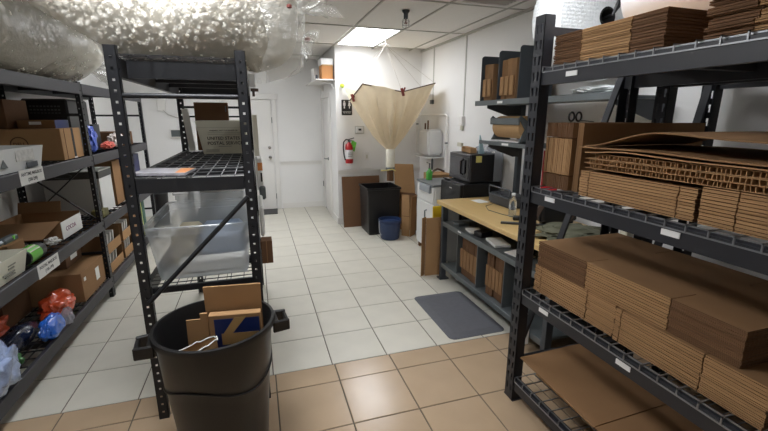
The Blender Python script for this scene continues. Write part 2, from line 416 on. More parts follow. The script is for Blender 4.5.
MB().lathe([(0, -.115), (.016, -.115), (.016, -.12), (0, -.12)], (1.49, 4.03, CEIL), 10).tube([(1.49, 4.03, CEIL-.08), (1.49, 4.03, CEIL-.118)], .006, 6).build('deflector', M_brass, t)

# ================================================================== RACKS
def wire_deck(x0, x1, y0, y1, z, m, parent, sx=.1, sy=.055, r=.003, lip=None, name='wire_deck'):
    mb = MB(); n = max(2, round((y1-y0)/sy)); k = max(2, round((x1-x0)/sx))
    for i in range(n+1):
        y = y0+(y1-y0)*i/n; mb.box(x0, x1, y-r, y+r, z, z+2*r)
        if lip is not None: mb.box(lip-r, lip+r, y-r, y+r, z-.022, z+2*r).box(lip-r, x0, y-r, y+r, z, z+2*r)
    for i in range(k+1):
        x = x0+(x1-x0)*i/k; mb.box(x-r, x+r, y0, y1, z-2*r, z)
    if lip is not None: mb.box(lip-r, lip+r, y0, y1, z-.027, z-.022)
    return mb.build(name, m, parent)

# ---- right rack (black, teardrop slots), front face toward the aisle
RX0, RX1, RY0, RY1 = 1.40, 2.06, -.02, 1.885
def tear_post(x, y, sgn, h, parent, m, yd=-1, wid=.075):
    """C post: slotted face toward sgn*x, width along y"""
    mb = MB(); rows = []; z = .06
    while z < h-.05:
        rows += [(z, z+.022), (z+.022, z+.042)]; z += .0762
    # upper part of each slot wide, lower part narrow -> two passes of the plate
    t_ = .003; zz = 0
    o = V((x, y-wid/2, 0)); u = V((0, 1, 0)); nr = V((-sgn*1.0, 0, 0))
    for k in range(0, len(rows), 2):
        (a, b), (b2, c) = rows[k], rows[k+1]
        mb.obox(o+V((0, 0, zz)), u*wid, nr*t_, (0, 0, a-zz))
        for (q0, q1, cols) in ((a, b, ((.0165, .0265), (.0485, .0585))), (b, c, ((.0125, .0265), (.0485, .0625)))):
            xx = 0
            for (c0, c1) in cols:
                mb.obox(o+u*xx+V((0, 0, q0)), u*(c0-xx), nr*t_, (0, 0, q1-q0)); xx = c1
            mb.obox(o+u*xx+V((0, 0, q0)), u*(wid-xx), nr*t_, (0, 0, q1-q0))
        zz = c
    mb.obox(o+V((0, 0, zz)), u*wid, nr*t_, (0, 0, h-zz))
    for yy in (y-wid/2, y+wid/2-.003): mb.obox((x, yy, 0), nr*.06, (0, .003, 0), (0, 0, h))
    mb.obox((x-.005*-sgn if False else x, y-wid/2-.008, 0), nr*.07, (0, wid+.016, 0), (0, 0, .006))
    return mb.build('post', m, parent)
rack_r = thing('storage_rack', 'tall black storage rack on the right stacked with flattened cardboard', 'rack', ((RX0+RX1)/2, .93, 0), 'storage racks')
HR = 2.20
py1, py0 = RY1-.0375, RY0+.0375
tear_post(RX0, py1, -1, HR, rack_r, M_rackgrey); tear_post(RX0, py0, -1, HR, rack_r, M_rackgrey)
tear_post(RX1, py1, 1, HR, rack_r, M_rackgrey); tear_post(RX1, py0, 1, HR, rack_r, M_rackgrey)
SR = [.155, .735, 1.335, 1.945]
for si, z in enumerate(SR):
    for x, nm in ((RX0+.008, 'front_beam'), (RX1-.038, 'back_beam')):
        MB().box(x, x+.03, RY0+.075, RY1-.075, z-.08, z-.008).box(x+(.012 if nm[0] == 'f' else 0), x+(.03 if nm[0] == 'f' else .018), RY0+.075, RY1-.075, z-.008, z-.0).box(x, x+.004, RY1-.075, RY1-.01, z-.08, z-.008).build(nm, M_rackgrey, rack_r)
    wire_deck(RX0+.024, RX1-.024, RY0+.08, RY1-.08, z+.006, M_wire, rack_r, .12, .075, .0025, lip=RX0+.006)
    for yy in (.45, 1.25): MB().box(RX0+.04, RX1-.04, yy-.02, yy+.02, z-.05, z-.004).build('deck_support', M_black, rack_r)
MB().bar((RX0+.035, py1, .30), (RX1-.045, py1, 2.08), .012, .04, up=(0, 1, 0)).build('diagonal_brace', M_rackgrey, rack_r)
for z in (.26, 2.13, 1.2): 
    if z != 1.2: MB().box(RX0+.04, RX1-.04, py1-.01, py1+.01, z-.02, z+.02).build('side_strut', M_rackgrey, rack_r)
for (y, z) in ((1.60, SR[3]-.042), (1.66, SR[2]-.036), (1.02, SR[2]-.036), (1.62, SR[1]-.04), (1.12, SR[1]-.04), (1.1, SR[0]-.04)):
    MB().box(RX0+.004, RX0+.008, y-.035, y+.035, z-.011, z+.011).build('shelf_label', M_white, rack_r)

# ---- rack behind it along the right wall
rack_b = thing('storage_rack', 'black storage rack standing behind the cardboard rack near right wall', 'rack', (2.3, .9, 0), 'storage racks')
for x, sg in ((2.10, -1), (2.50, 1)):
    for y in (1.70, .05): tear_post(x, y, sg, HR, rack_b, M_rackgrey)
MB().bar((2.13, 1.70, .30), (2.47, 1.70, 2.05), .012, .045, up=(0, 1, 0)).build('diagonal_brace', M_rackgrey, rack_b)
for z in (.155, .735, 1.94):
    for x in (2.108, 2.46): MB().box(x, x+.03, .09, 1.66, z-.08, z).build('beam', M_rackgrey, rack_b)
    wire_deck(2.12, 2.48, .1, 1.65, z+.006, M_wire, rack_b, .12, .075, .0025)

# ---- left rack, two bays along the left wall
LX0, LX1 = -1.42, -2.03
LYS = [1.95, 4.27, 6.27]
rack_l = thing('storage_rack', 'long dark grey storage rack along the left wall with two bays', 'rack', (-1.72, 4.1, 0), 'storage racks')
def sq_post(x, y, h, parent, m, ux, face='x', wid=.05):
    mb = MB(); rows = []; z = .04
    while z < h-.04: rows.append((z, z+.012)); z += .0508
    if face == 'x':    # face toward +x / -x (ux = sign), width along y, flange back
        mb.perf((x, y-wid/2, 0), (0, 1, 0), wid, (-ux, 0, 0), .003, h, rows, [(wid/2-.006, wid/2+.006)])
        mb.perf((x, y-wid/2, 0), (-ux, 0, 0), .035, (0, 1, 0), .003, h, rows, [(.012, .024)])
        mb.perf((x, y+wid/2-.003, 0), (-ux, 0, 0), .035, (0, 1, 0), .003, h, rows, [(.012, .024)])
    else:              # face toward -y, width along x
        mb.perf((x-wid/2, y, 0), (1, 0, 0), wid, (0, ux, 0), .003, h, rows, [(wid/2-.006, wid/2+.006)])
        mb.perf((x-wid/2, y, 0), (0, ux, 0), .035, (1, 0, 0), .003, h, rows, [(.012, .024)])
        mb.perf((x+wid/2-.003, y, 0), (0, ux, 0), .035, (1, 0, 0), .003, h, rows, [(.012, .024)])
    return mb.build('post', m, parent)
for y in LYS:
    sq_post(LX0-.004, y, 1.998, rack_l, M_black, 1, 'x', .06); sq_post(LX1+.02, y, 1.998, rack_l, M_black, -1, 'x', .06)
SL = [.195, .755, 1.365, 1.985]
for si, z in enumerate(SL):
    for a, b in zip(LYS[:-1], LYS[1:]):
        MB().box(LX0-.03, LX0, a+.03, b-.03, z-.09, z).build('front_beam', M_rackdk, rack_l, bevel=.004)
        MB().box(LX1, LX1+.03, a+.03, b-.03, z-.07, z).build('back_beam', M_black, rack_l)
        wire_deck(LX1+.03, LX0-.03, a+.03, b-.03, z-.006, M_wireblk, rack_l, .05, .1, .0035)
        for k in range(3):
            yy = a+(b-a)*(k+.5)/3; MB().box(LX1+.03, LX0-.03, yy-.025, yy+.025, z-.05, z-.016).build('deck_support', M_black, rack_l)
yb = LYS[1]
MB().bar((LX0-.04, yb+.005, 1.30), (LX1+.04, yb+.005, .80), .008, .022, up=(0, 1, 0)).build('cross_brace', M_black, rack_l)
MB().bar((LX0-.04, yb-.012, .78), (LX1+.04, yb-.012, 1.27), .008, .022, up=(0, 1, 0)).build('cross_brace', M_black, rack_l)
for y in LYS:
    for z in (1.72, .45): MB().box(LX1+.04, LX0-.04, y-.008, y+.008, z-.012, z+.012).build('side_strut', M_black, rack_l)
for (y, z, l1, l2) in ((3.205, 1.33, 'ANYTIME MAILBOX', '(200-299)'), (3.18, .712, 'POSTAL MAILBOX', '(100-199)')):
    ll = MB().box(LX0+.0005, LX0+.002, y-.15, y+.15, z-.05, z+.045).build('shelf_label', M_paper, rack_l)
    text_part('lettering', l1, .030, M_ink, ll, (LX0+.002, y, z+.016), (0, 1, 0), (0, 0, 1))
    text_part('lettering', l2, .030, M_ink, ll, (LX0+.002, y, z-.022), (0, 1, 0), (0, 0, 1))

# ---- narrow rack in the middle of the room, end toward the camera
MX0, MX1, MY0, MY1 = -.645, -.02, 2.28, 4.11
rack_m = thing('storage_rack', 'narrow black storage rack behind the black trash bin', 'rack', (-.33, 3.2, 0), 'storage racks')
for x in (MX0+.027, MX1-.027):
    sq_post(x, MY0, 2.03, rack_m, M_black, 1, 'y', .052); sq_post(x, MY1, 2.03, rack_m, M_black, -1, 'y', .052)
for zi, z in enumerate((.80, 1.40, 1.985)):
    hgt = .09 if zi == 2 else .075
    for x in (MX0, MX1-.03): MB().box(x, x+.03, MY0+.036, MY1-.036, z-hgt, z).build('side_beam', M_black, rack_m)
    for y in ((MY0+.03, MY1-.03), (MY0+.004, MY1-.03), (MY0+.14, MY1-.03))[zi]: MB().box(MX0+.054, MX1-.054, y, y+.026, z-(hgt if zi else .035), z-.004).build('end_beam', M_black, rack_m)
    for k in range(3):
        yy = MY0+(MY1-MY0)*(k+1)/4; MB().box(MX0+.03, MX1-.03, yy-.02, yy+.02, z-.055, z-.006).build('deck_support', M_black, rack_m)
    wire_deck(MX0+.03, MX1-.03, MY0+.01, MY1-.02, z+.003, M_wireblk if zi != 1 else mat('wire_dull', (120, 122, 124), .4, metal=.4), rack_m, .075, .155 if zi == 1 else .06, .0022)
MB().tube([(MX0+.05, MY0+.012, 1.805), (MX1-.045, MY0+.012, 1.805)], .013, 10).build('end_bar', M_black, rack_m, smooth=True)
MB().box(MX0+.04, MX1-.04, MY1-.02, MY1-.0, 1.78, 1.80).box(MX0+.04, MX1-.04, MY1-.02, MY1, 1.70, 1.715).build('end_bar', M_black, rack_m)
MB().tube([(MX1-.04, MY0-.008, 1.285), (MX0+.04, MY0-.008, .735)], .0125, 10).build('diagonal_brace', M_black, rack_m, smooth=True)

# ================================================================== CARDBOARD STACKS (right rack)
def sheet_mesh(nm, D, L, th, slots=(.2, .72), fl=.10, seed=0, two=True):
    """flattened carton lying flat: two plies, flaps with slots on the front (-x) and back edges; centre at origin bottom"""
    rr = random.Random(seed); mb = MB(); mids = []
    ply = th*.40
    for k in range(2):
        z0 = k*(th-ply)
        mb.box(-D/2+fl, D/2-fl, -L/2, L/2, z0, z0+ply)
        ys = [-L/2]+[-L/2+L*s for s in slots]+[L/2]
        for side in (-1, 1):
            for i in range(len(ys)-1):
                a, b = ys[i]+(.0025 if i else 0), ys[i+1]-(.0025 if i < len(ys)-2 else 0); j = rr.uniform(-.002, .001)
                if i == 1 and side < 0: mids.append(len(mb.f))
                if side < 0: mb.box(-D/2-j, -D/2+fl, a, b, z0, z0+ply)
                else: mb.box(D/2-fl, D/2+j, a, b, z0, z0+ply)
    me = mb.mesh(nm, M_card); me.materials.append(M_cardlt); me.materials.append(M_carddk)
    for i, p in enumerate(me.polygons):
        if abs(p.normal.x) > .9 and p.center.x < -D/2+.02:
            me.polygons[i].material_index = (1 if any(m <= i < m+6 for m in mids) else 2) if two else 1
        elif abs(p.normal.y) > .9 and abs(p.center.y) > L/2-.01: me.polygons[i].material_index = 2
    return me
ORD = ['topmost', 'second', 'third', 'fourth', 'fifth', 'sixth', 'seventh', 'eighth', 'ninth', 'tenth', 'eleventh', 'twelfth', 'thirteenth', 'fourteenth', 'fifteenth', 'sixteenth', 'seventeenth', 'eighteenth', 'nineteenth']
def ordl(i): return ORD[i]
def stack(n, x0, x1, y0, y1, z0, th, label, group, toplabel=None, slots=(.25, .7), jit=.0025, name='flattened_box', fl=.1, two=True):
    D, L = x1-x0, y1-y0; out = []
    ms = [sheet_mesh('flattened_box', D, L, th, slots, fl, s, two) for s in range(3)]
    for k in range(n):
        o = link(name, ms[k % 3]); o.location = ((x0+x1)/2+R.uniform(-jit, jit), (y0+y1)/2+R.uniform(-jit, jit), z0+k*th)
        o.rotation_euler = (0, 0, R.uniform(-jit, jit)*.8)
        tag(o, toplabel if (toplabel and k == n-1) else ordl(n-1-k)+(', ' if k == n-1 else ' from top, ')+label, 'cardboard', group); out.append(o)
    return out
ZD = [z+.0115 for z in SR]
stack(12, 1.462, 2.01, 1.21, 1.80, ZD[3], .0117, 'flattened brown carton inside the low stack under the white rolls', 'flattened cartons on the top shelf', 'flattened carton topping the low stack under the white rolls')
stack(19, 1.445, 1.98, .42, 1.055, ZD[3], .0118, 'flattened brown carton in the ragged stack at the top right corner', 'flattened cartons on the top shelf right', slots=(.2, .77), jit=.014)
# standing cartons on the third shelf, edges toward the aisle
def stand(n, x0, x1, ya, h, th, label, group):
    ms = []
    for s in range(3):
        me = sheet_mesh('standing_carton', x1-x0, h, th, (.22, .78), .1, s+5)
        me.transform(Matrix.Rotation(PI/2, 4, 'X')); ms.append(me)      # length now along z
    for k in range(n):
        o = link('standing_carton', ms[k % 3]); o.location = ((x0+x1)/2+R.uniform(-.006, .004), ya+(k+1)*th, ZD[2]+h/2+R.uniform(0, .002))
        tag(o, (ordl(k) if k else 'first')+' '+label, 'cardboard', group)
stand(13, 1.475, 1.995, 1.625, .332, .0138, 'upright brown carton of the row behind the wide sheets, counted from the camera', 'upright cartons on the third shelf')
for k in range(3):
    o = link('standing_carton', MB().box(1.50, 2.30-k*.03, 0, .0045, 0, .332).box(1.50, 2.30-k*.03, .0055, .010, 0, .332).mesh('standing_carton', M_card)); o.location = (0, 1.585+k*.0125, ZD[2])
    tag(o, ['widest upright brown cardboard sheet at the front of the upright row', 'second upright cardboard sheet of the upright row', 'third upright cardboard sheet of the upright row'][k], 'cardboard', 'upright cartons on the third shelf')
stack(10, 1.452, 2.0, .985, 1.525, ZD[2], .0118, 'flattened carton under the honeycomb boards on the third shelf', 'flattened cartons below the honeycomb boards', slots=(.12, .9), two=False)
stack(11, 1.452, 2.0, .40, .970, ZD[2], .0118, 'flattened carton in the third shelf stack at the right frame edge', 'flattened cartons on the third shelf right', slots=(.2, .8), two=False)
# honeycomb boards: two liners and a core of cells open at the edge
def honeycomb(z0, x0, y0, y1, t, label, skew=0):
    o = thing('honeycomb_board', label, 'board', (1.72, (y0+y1)/2, z0), 'honeycomb packing boards'); rr = random.Random(int(z0*1000))
    def W(x, y, z): return V((x, y, z))
    MB().box(x0, 2.0, y0, y1, z0, z0+.0025).build('liner', M_cardlt, o); MB().box(x0+.006, 2.0, y0, y1, z0+t-.0025, z0+t).build('liner', M_cardlt, o)
    mb = MB(); y = y0+.004
    while y < y1-.02:
        wv = rr.uniform(.011, .022)
        mb.obox((x0+rr.uniform(0, .006), y, z0+.0025), (.07, rr.uniform(-.004, .004), 0), (0, .003, 0), (0, rr.uniform(-.003, .003), t-.005)); y += wv
    mb.box(x0+.03, x0+.035, y0+.004, y1-.004, z0+.0025, z0+t-.0025)
    mb.build('honeycomb_core', M_cardlt, o)
zt = ZD[2]+10*.0118+.016
for k, (z, a, b, xx) in enumerate(((zt, .56, 1.50, 1.452), (zt+.0225, .62, 1.505, 1.447), (zt+.045, .55, 1.49, 1.456))):
    honeycomb(z, xx, a, b, .0215, ['lowest honeycomb cardboard board on the third shelf', 'middle honeycomb cardboard board on the third shelf', 'uppermost honeycomb cardboard board on the third shelf'][k])
def arched(name, label, x0, x1, ys, zs, th, m):
    mb = MB(); n = 24; top = []
    def zc(t):
        y = ys[0]+(ys[-1]-ys[0])*t
        for i in range(len(ys)-1):
            if (ys[i]-y)*(ys[i+1]-y) <= 0:
                f = (y-ys[i])/(ys[i+1]-ys[i]); f = f*f*(3-2*f); return V((0, y, zs[i]+(zs[i+1]-zs[i])*f))
        return V((0, ys[-1], zs[-1]))
    for j in range(2):
        rows = []
        for i in range(n+1):
            p = zc(i/n); rows.append([(x0, p.y, p.z+j*th), (x1, p.y, p.z+j*th)])
        top.append(rows)
    mb.grid(top[0]); mb.grid([list(reversed(r)) for r in top[1]])
    for e in (0, 1): mb.grid([[top[0][i][e], top[1][i][e]] for i in range(n+1)])
    for i in (0, n): mb.grid([[top[0][i][0], top[0][i][1]], [top[1][i][0], top[1][i][1]]])
    o = mb.build(name, m, None, smooth=True); return tag(o, label, 'cardboard')
zh = zt+.0665
arched('cardboard_sheet', 'brown cardboard sheet buckled just above the honeycomb boards', 1.44, 2.0, [1.50, 1.30, 1.0, .5], [zh+.002, zh+.016, zh+.006, zh+.002], .005, M_cardlt)
arched('cardboard_sheet', 'thin brown cardboard sheet lying second from the top of the buckled pile', 1.43, 1.99, [1.535, 1.2, .9, .5], [zh+.024, zh+.028, zh+.019, zh+.012], .005, M_card)
arched('cardboard_sheet', 'large arched cardboard sheet bowing up on top of the third shelf pile', 1.435, 1.985, [1.50, 1.15, .85, .5], [zh+.032, zh+.10, zh+.085, zh+.05], .005, M_card)
# second shelf
stack(12, 1.47, 2.03, 1.245, 1.795, ZD[1], .0125, 'flattened carton in the lower far stack on the second shelf', 'lower far cartons on the second shelf', slots=(.3, .9), two=False)
stack(12, 1.455, 2.0, .66, 1.232, ZD[1], .0125, 'flattened carton in the lower near stack on the second shelf', 'lower near cartons on the second shelf', slots=(.35, .95), two=False)
stack(11, 1.475, 2.04, .765, 1.79, ZD[1]+12*.0125+.001, .0123, 'flattened carton in the wide upper stack on the second shelf', 'wide upper cartons on the second shelf', 'wide flattened carton topping the second shelf stack', slots=(.25, .66), fl=.13)
# bottom shelf
stack(11, 1.545, 2.03, .62, 1.79, ZD[0], .0130, 'flattened carton under the overhanging sheet on the bottom shelf', 'cartons on the bottom shelf', slots=(.5,))
o = tag(MB().obox((1.415, 1.783, ZD[0]+.145), (.61, .02, 0), (-.02, -.575, 0), (0, 0, .007)).build('flattened_box', M_card), 'wide cardboard sheet overhanging the bottom shelf front at its far end', 'cardboard')
o = tag(MB().obox((1.40, 1.202, ZD[0]+.145), (.61, .02, 0), (-.02, -.60, 0), (0, 0, .007)).build('flattened_box', M_card), 'wide cardboard sheet on the bottom shelf nearest the frame corner', 'cardboard')

# rolls on top of the right rack
def roll(name, label, cat, c, r, L, m, core=True, tip=0):
    t = thing(name, label, cat, (c[0], c[1], c[2]-r))
    n = 40; pr = [(r*.16, -L/2), (r*.93, -L/2), (r, -L/2+.03), (r*1.01, 0), (r, L/2-.03), (r*.93, L/2), (r*.16, L/2)]
    MB().lathe(pr, c, n, 'Y', closed=True).build('roll_body', m, t, smooth=True)
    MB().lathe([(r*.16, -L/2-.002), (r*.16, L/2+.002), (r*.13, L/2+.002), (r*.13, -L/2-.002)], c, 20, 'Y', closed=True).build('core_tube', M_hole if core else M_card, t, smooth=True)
    return t
roll('bubble_wrap_roll', 'large bubble wrap roll hung behind the black post above the bench', 'roll', (2.2, 2.375, 2.33), .385, .27, M_bubble)
roll('foam_roll', 'smooth white foam roll lying on the top shelf cardboard stack', 'roll', (1.90, 1.39, ZD[3]+12*.0117+.193), .19, .60, M_foam)
tag(MB().tube([(2.2, 2.30, 2.33), (2.2, 2.20, 2.335), (2.22, 2.19, 2.38), (2.25, 2.2, 2.47), (2.28, 2.22, CEIL-.01)], [.006, .008, .016, .006, .006], 8).build('hanging_strap', M_blk, None, smooth=True), 'black strap running from the bubble roll core up to the ceiling', 'strap')
tag(blob((2.30, 2.32, 1.885), (.16, .22, .035), 21, .3, 2.5, 1.8635).build('bubble_wrap_sheet', M_bubble, None, smooth=True), 'folded bubble wrap sheet lying on the grey shelf under the roll', 'bubble wrap')
t = thing('scissors', 'black handled scissors resting on the upright cartons', 'scissors', (1.56, 1.72, ZD[2]+.34))
for dx in (0, .045): MB().tube([(1.54+dx+.017*math.cos(a*PI/7), 1.72, ZD[2]+.363+.022*math.sin(a*PI/7)) for a in range(15)], .005, 6).build('finger_loop', M_blk, t, smooth=True)
MB().bar((1.58, 1.72, ZD[2]+.345), (1.68, 1.72, ZD[2]+.338), .012, .004).build('blade', M_steel, t)

# ================================================================== PEANUT BAGS
def peanut():
    mb = MB(); pts = []
    for i in range(5):
        a = (i/4-.5)*1.5; pts.append((.022*math.sin(a), .010*math.cos(a), 0))
    mb.tube(pts, [.006, .0105, .0095, .0105, .006], 6); return mb
PN = peanut()
def hull(c, rad, zflat, ax, seed, end):
    """function (u,v)->point of a bulging bag; ax = 0/1 long axis x or y"""
    c = V(c)
    def f(a, t):   # a around, t -1..1 along
        prof = (1-abs(t)**3.2)**.5 if abs(t) < 1 else 0
        rr_ = prof
        u1, u2 = math.cos(a)*rad[1]*rr_, math.sin(a)*rad[2]*rr_
        l = t*rad[0]
        p = V((l, u1, u2)) if ax == 0 else V((u1, l, u2))
        q = c+p
        q += V((noise.noise(q*2.4+V((seed, 0, 0))), noise.noise(q*2.4+V((0, seed, 0))), noise.noise(q*2.4+V((0, 0, seed)))))*.07*min(1, rr_*2)
        lim = zflat(q)
        if q.z < lim: q.z = lim+(q.z-lim)*.06
        return q
    return f
def bag(label, c, rad, zflat, ax, seed, npn, root):
    t = thing('peanut_bag', label, 'bag', root, 'bags of packing peanuts')
    f = hull(c, rad, zflat, ax, seed, 0)
    rows = [[f(2*PI*k/48, -1+2*i/56) for k in range(48)] for i in range(57)]
    MB().grid(rows, closed_u=True).build('bag_film', M_film, t, smooth=True)
    rr = random.Random(seed); mb = MB(); cc = V(c)
    for k in range(npn):
        tt = rr.uniform(-.97, .97); p = f(rr.uniform(0, 2*PI), tt)
        q = cc+(p-cc)*rr.uniform(.89, .957)
        q.z = max(q.z, zflat(q)+.014)
        M = Euler((rr.uniform(0, 6.3), rr.uniform(0, 6.3), rr.uniform(0, 6.3))).to_matrix()
        b = len(mb.v); mb.v += [q+M@v for v in PN.v]; mb.f += [tuple(b+i for i in fc) for fc in PN.f]
    o = mb.build('packing_peanuts', M_peanut, t, smooth=False); o['kind'] = 'stuff'
    # inner fill so the far side does not shine through
    rows = [[cc+(f(2*PI*k/32, -.985+1.97*i/36)-cc)*.88+V((0, 0, .012)) for k in range(32)] for i in range(37)]
    o = MB().grid(rows, closed_u=True).build('packing_peanuts', M_peanut, t, smooth=True); o['kind'] = 'stuff'
    return t, f
def zf_mid(q):
    if q.x < -.62: return 2.005+(-.62-q.x)*.62
    if q.x > -.03: return max(1.93, 2.005-(q.x+.03)*.45)
    return 2.005
tb1, f1 = bag('huge clear bag of packing peanuts lying across the narrow rack', (-.36, 2.72, 2.30), (.66, .44, .36), zf_mid, 0, 3, 9000, (-.33, 2.8, 2.0))
tb2, f2 = bag('clear bag of packing peanuts lying on the long left rack', (-1.66, 3.55, 2.27), (1.42, .40, .31), lambda q: 2.003 if q.x < -1.40 else 2.003+(q.x+1.40)*.9, 1, 11, 11000, (-1.7, 3.6, 2.0))
def ruffle(parent, c, d, n, l0, l1, w0, seed, m):
    """gathered plastic tail fanning out from a tie at c along d"""
    rr = random.Random(seed); d = V(d).normalized(); a = d.orthogonal().normalized(); b = d.cross(a); rows = []
    for i in range(9):
        t = i/8; row = []
        for k in range(48):
            an = 2*PI*k/48; r = (.02+w0*t)*(1+.38*math.sin(an*7+seed)*min(1, t*2)+.2*math.sin(an*13)*t)
            p = V(c)+d*(l0+(l1-l0)*t*(1+.15*math.sin(an*5+seed)))+(a*math.cos(an)+b*math.sin(an)*.75)*r
            row.append(p+V((noise.noise(p*14), noise.noise(p*14+V((5, 0, 0))), noise.noise(p*14+V((0, 5, 0)))))*.02)
        rows.append(row)
    return MB().grid(rows, closed_u=True).build('gathered_tail', m, parent, smooth=True)
M_tail = film('tail_film', (225, 224, 216), .22, .12, 1, 22)
# loose empty end of the bag beyond the peanuts, sagging past the rack
rows = []
for i in range(13):
    t = i/12; row = []
    for k in range(40):
        an = 2*PI*k/40; sq = 1-.25*t
        p = V((.08+.20*t, 2.55+.26*math.cos(an)*sq, 2.13+(.22*math.sin(an))*sq))
        p += V((noise.noise(p*7), noise.noise(p*7+V((3, 0, 0))), noise.noise(p*7+V((0, 9, 0)))))*.05
        row.append(p)
    rows.append(row)
rows.append([V((.30, 2.52+.02*math.cos(2*PI*k/40), 2.16+.02*math.sin(2*PI*k/40))) for k in range(40)])
MB().grid(rows, closed_u=True).build('loose_end', M_tail, tb1, smooth=True)
ruffle(tb1, (.27, 2.45, 2.27), (.6, -.05, .5), 9, 0, .16, .10, 2, M_tail); ruffle(tb1, (.28, 2.42, 2.12), (.9, 0, -.35), 9, 0, .07, .06, 5, M_tail)
MB().lathe([(.0, -.012), (.014, -.006), (.014, .006), (0, .012)], (.215, 2.32, 2.262), 10).lathe([(.0, -.014), (.016, -.006), (.016, .006), (0, .014)], (.315, 2.42, 2.125), 10).build('twist_tie', M_brass, tb1, smooth=True)
ruffle(tb2, (-1.54, 4.95, 2.17), (.4, 1, 0), 9, -.05, .32, .10, 4, M_tail)

# ================================================================== TRASH BIN in front
BX, BY = -.255, 1.985
t = thing('trash_bin', 'round black plastic trash bin with side handles, filled with cardboard', 'bin', (BX, BY, 0))
prof = [(.0, .004), (.205, .004), (.212, .02), (.245, .40), (.249, .46), (.254, .47), (.268, .685), (.284, .69), (.287, .705), (.284, .72), (.270, .722), (.262, .70), (.240, .40), (.205, .03), (0, .026)]
def bin_body():
    mb = MB(); n = 64; rows = []
    for (r, h) in prof:
        row = []
        for k in range(n):
            a = 2*PI*k/n; hh = h
            if .39 < h < .48 and r > .243: hh = h+.03*math.sin(a*3+1.1)     # wavy ridge
            row.append((BX+r*math.cos(a), BY+r*math.sin(a), hh))
        rows.append(row)
    return mb.grid(rows, closed_u=True)
bin_body().build('bin_body', M_binblk, t, smooth=True)
MB().tube([(BX+.2555*math.cos(2*PI*k/64), BY+.2555*math.sin(2*PI*k/64), .462+.03*math.sin(2*PI*k/64*3+1.1)) for k in range(65)], .0045, 6).build('wave_ridge', M_binblk, t, smooth=True)
for sgn, an in ((1, .12), (-1, PI+.12)):
    d = V((math.cos(an), math.sin(an), 0)); s_ = V((-math.sin(an), math.cos(an), 0)); c0 = V((BX, BY, .655))+d*.268
    mb = MB()
    mb.bar(c0+s_*.065, c0+s_*.055+d*.085+V((0, 0, .0)), .018, .06); mb.bar(c0-s_*.065, c0-s_*.055+d*.085+V((0, 0, .0)), .018, .06)
    mb.obox(c0+d*.068-s_*.064+V((0, 0, -.012)), d*.017, s_*.128, (0, 0, .034))
    mb.obox(c0-s_*.068+V((0, 0, .024)), d*.03, s_*.136, (0, 0, .01))
    mb.build('handle', M_binblk, t, bevel=.004)
# cardboard in the bin (flat pieces standing up)
def slab(name, label, o, a, b, c, m, cat='cardboard', group=None, bevel=0):
    return tag(MB().obox(o, a, b, c).build(name, m, None, bevel=bevel), label, cat, group)
t = thing('flattened_box', 'light brown flattened carton standing tallest in the black bin', 'cardboard', (-.15, 2.02, .2))
MB().obox((-.29, 1.985, .50), (.262, -.03, 0), (0, .012, 0), (.0, -.03, .415)).build('panel', M_cardlt, t)
MB().obox((-.29, 1.965, .76), (.262, -.03, 0), (0, .003, 0), (0, -.0003, .004)).build('crease', M_carddk, t)
t = thing('parcel', 'brown parcel with a blue printed patch crossed by tape in the bin', 'parcel', (-.15, 1.94, .2))
MB().obox((-.272, 1.915, .50), (.235, -.03, 0), (.004, .045, 0), (0, -.025, .295)).build('parcel_body', M_cardlt, t, bevel=.003)
def onface(u, v, d=.002): return V((-.272, 1.915, .50))+V((.235, -.03, 0))*u+V((0, -.025, .295))*v+V((-.02, -d-.0005, 0))*1
P0 = lambda u, v, d: V((-.272, 1.915, .50))+V((.235, -.03, 0))*u+V((0, -.025, .295))*v+V((-.14, -1, -.08)).normalized()*d
def facequad(nm, m, uv, d, par):
    pts = [P0(u, v, d) for u, v in uv]; MB().prism(pts, V((.14, 1, .08)).normalized()*.001).build(nm, m, par)
facequad('blue_patch', M_bluelab, [(.10, .25), (.97, .25), (.97, .93), (.10, .93)], .0018, t)
facequad('tape', M_tape, [(.22, .45), (.95, .45), (.95, .66), (.22, .66)], .003, t)
facequad('tape', M_tape, [(.26, .66), (.44, .66), (.72, .95), (.50, .95)], .0036, t)
slab('flattened_box', 'small brown carton offcut leaning left inside the black bin', (-.385, 1.955, .45), (.10, -.008, 0), (0, .008, 0), (.01, -.02, .315), M_cardlt)
slab('flattened_box', 'narrow brown carton strip between the parcel and the offcut', (-.312, 1.935, .45), (.032, -.005, 0), (0, .012, 0), (.002, -.02, .35), M_cardlt)
t = thing('paper_bag', 'crumpled brown paper bag stuffed low in the black bin', 'bag', (-.30, 1.88, .4))
rows = []
for i in range(7):
    tt = i/6; rows.append([V((-.34+(.075+.02*tt)*math.cos(2*PI*k/28)*1.1, 1.855+.045*math.sin(2*PI*k/28), .45+.21*tt+.035*math.cos(2*PI*k/28)))+V((noise.noise(V((k*.7, i*.6, 1))), noise.noise(V((k*.7, i*.6, 5))), noise.noise(V((k*.7, i*.6, 9)))))*.014 for k in range(28)])
MB().grid(rows, closed_u=True).build('bag_wall', M_kraft, t, smooth=True)
MB().tube(rows[-1]+[rows[-1][0]], .0035, 5).build('bag_rim', M_paper, t)

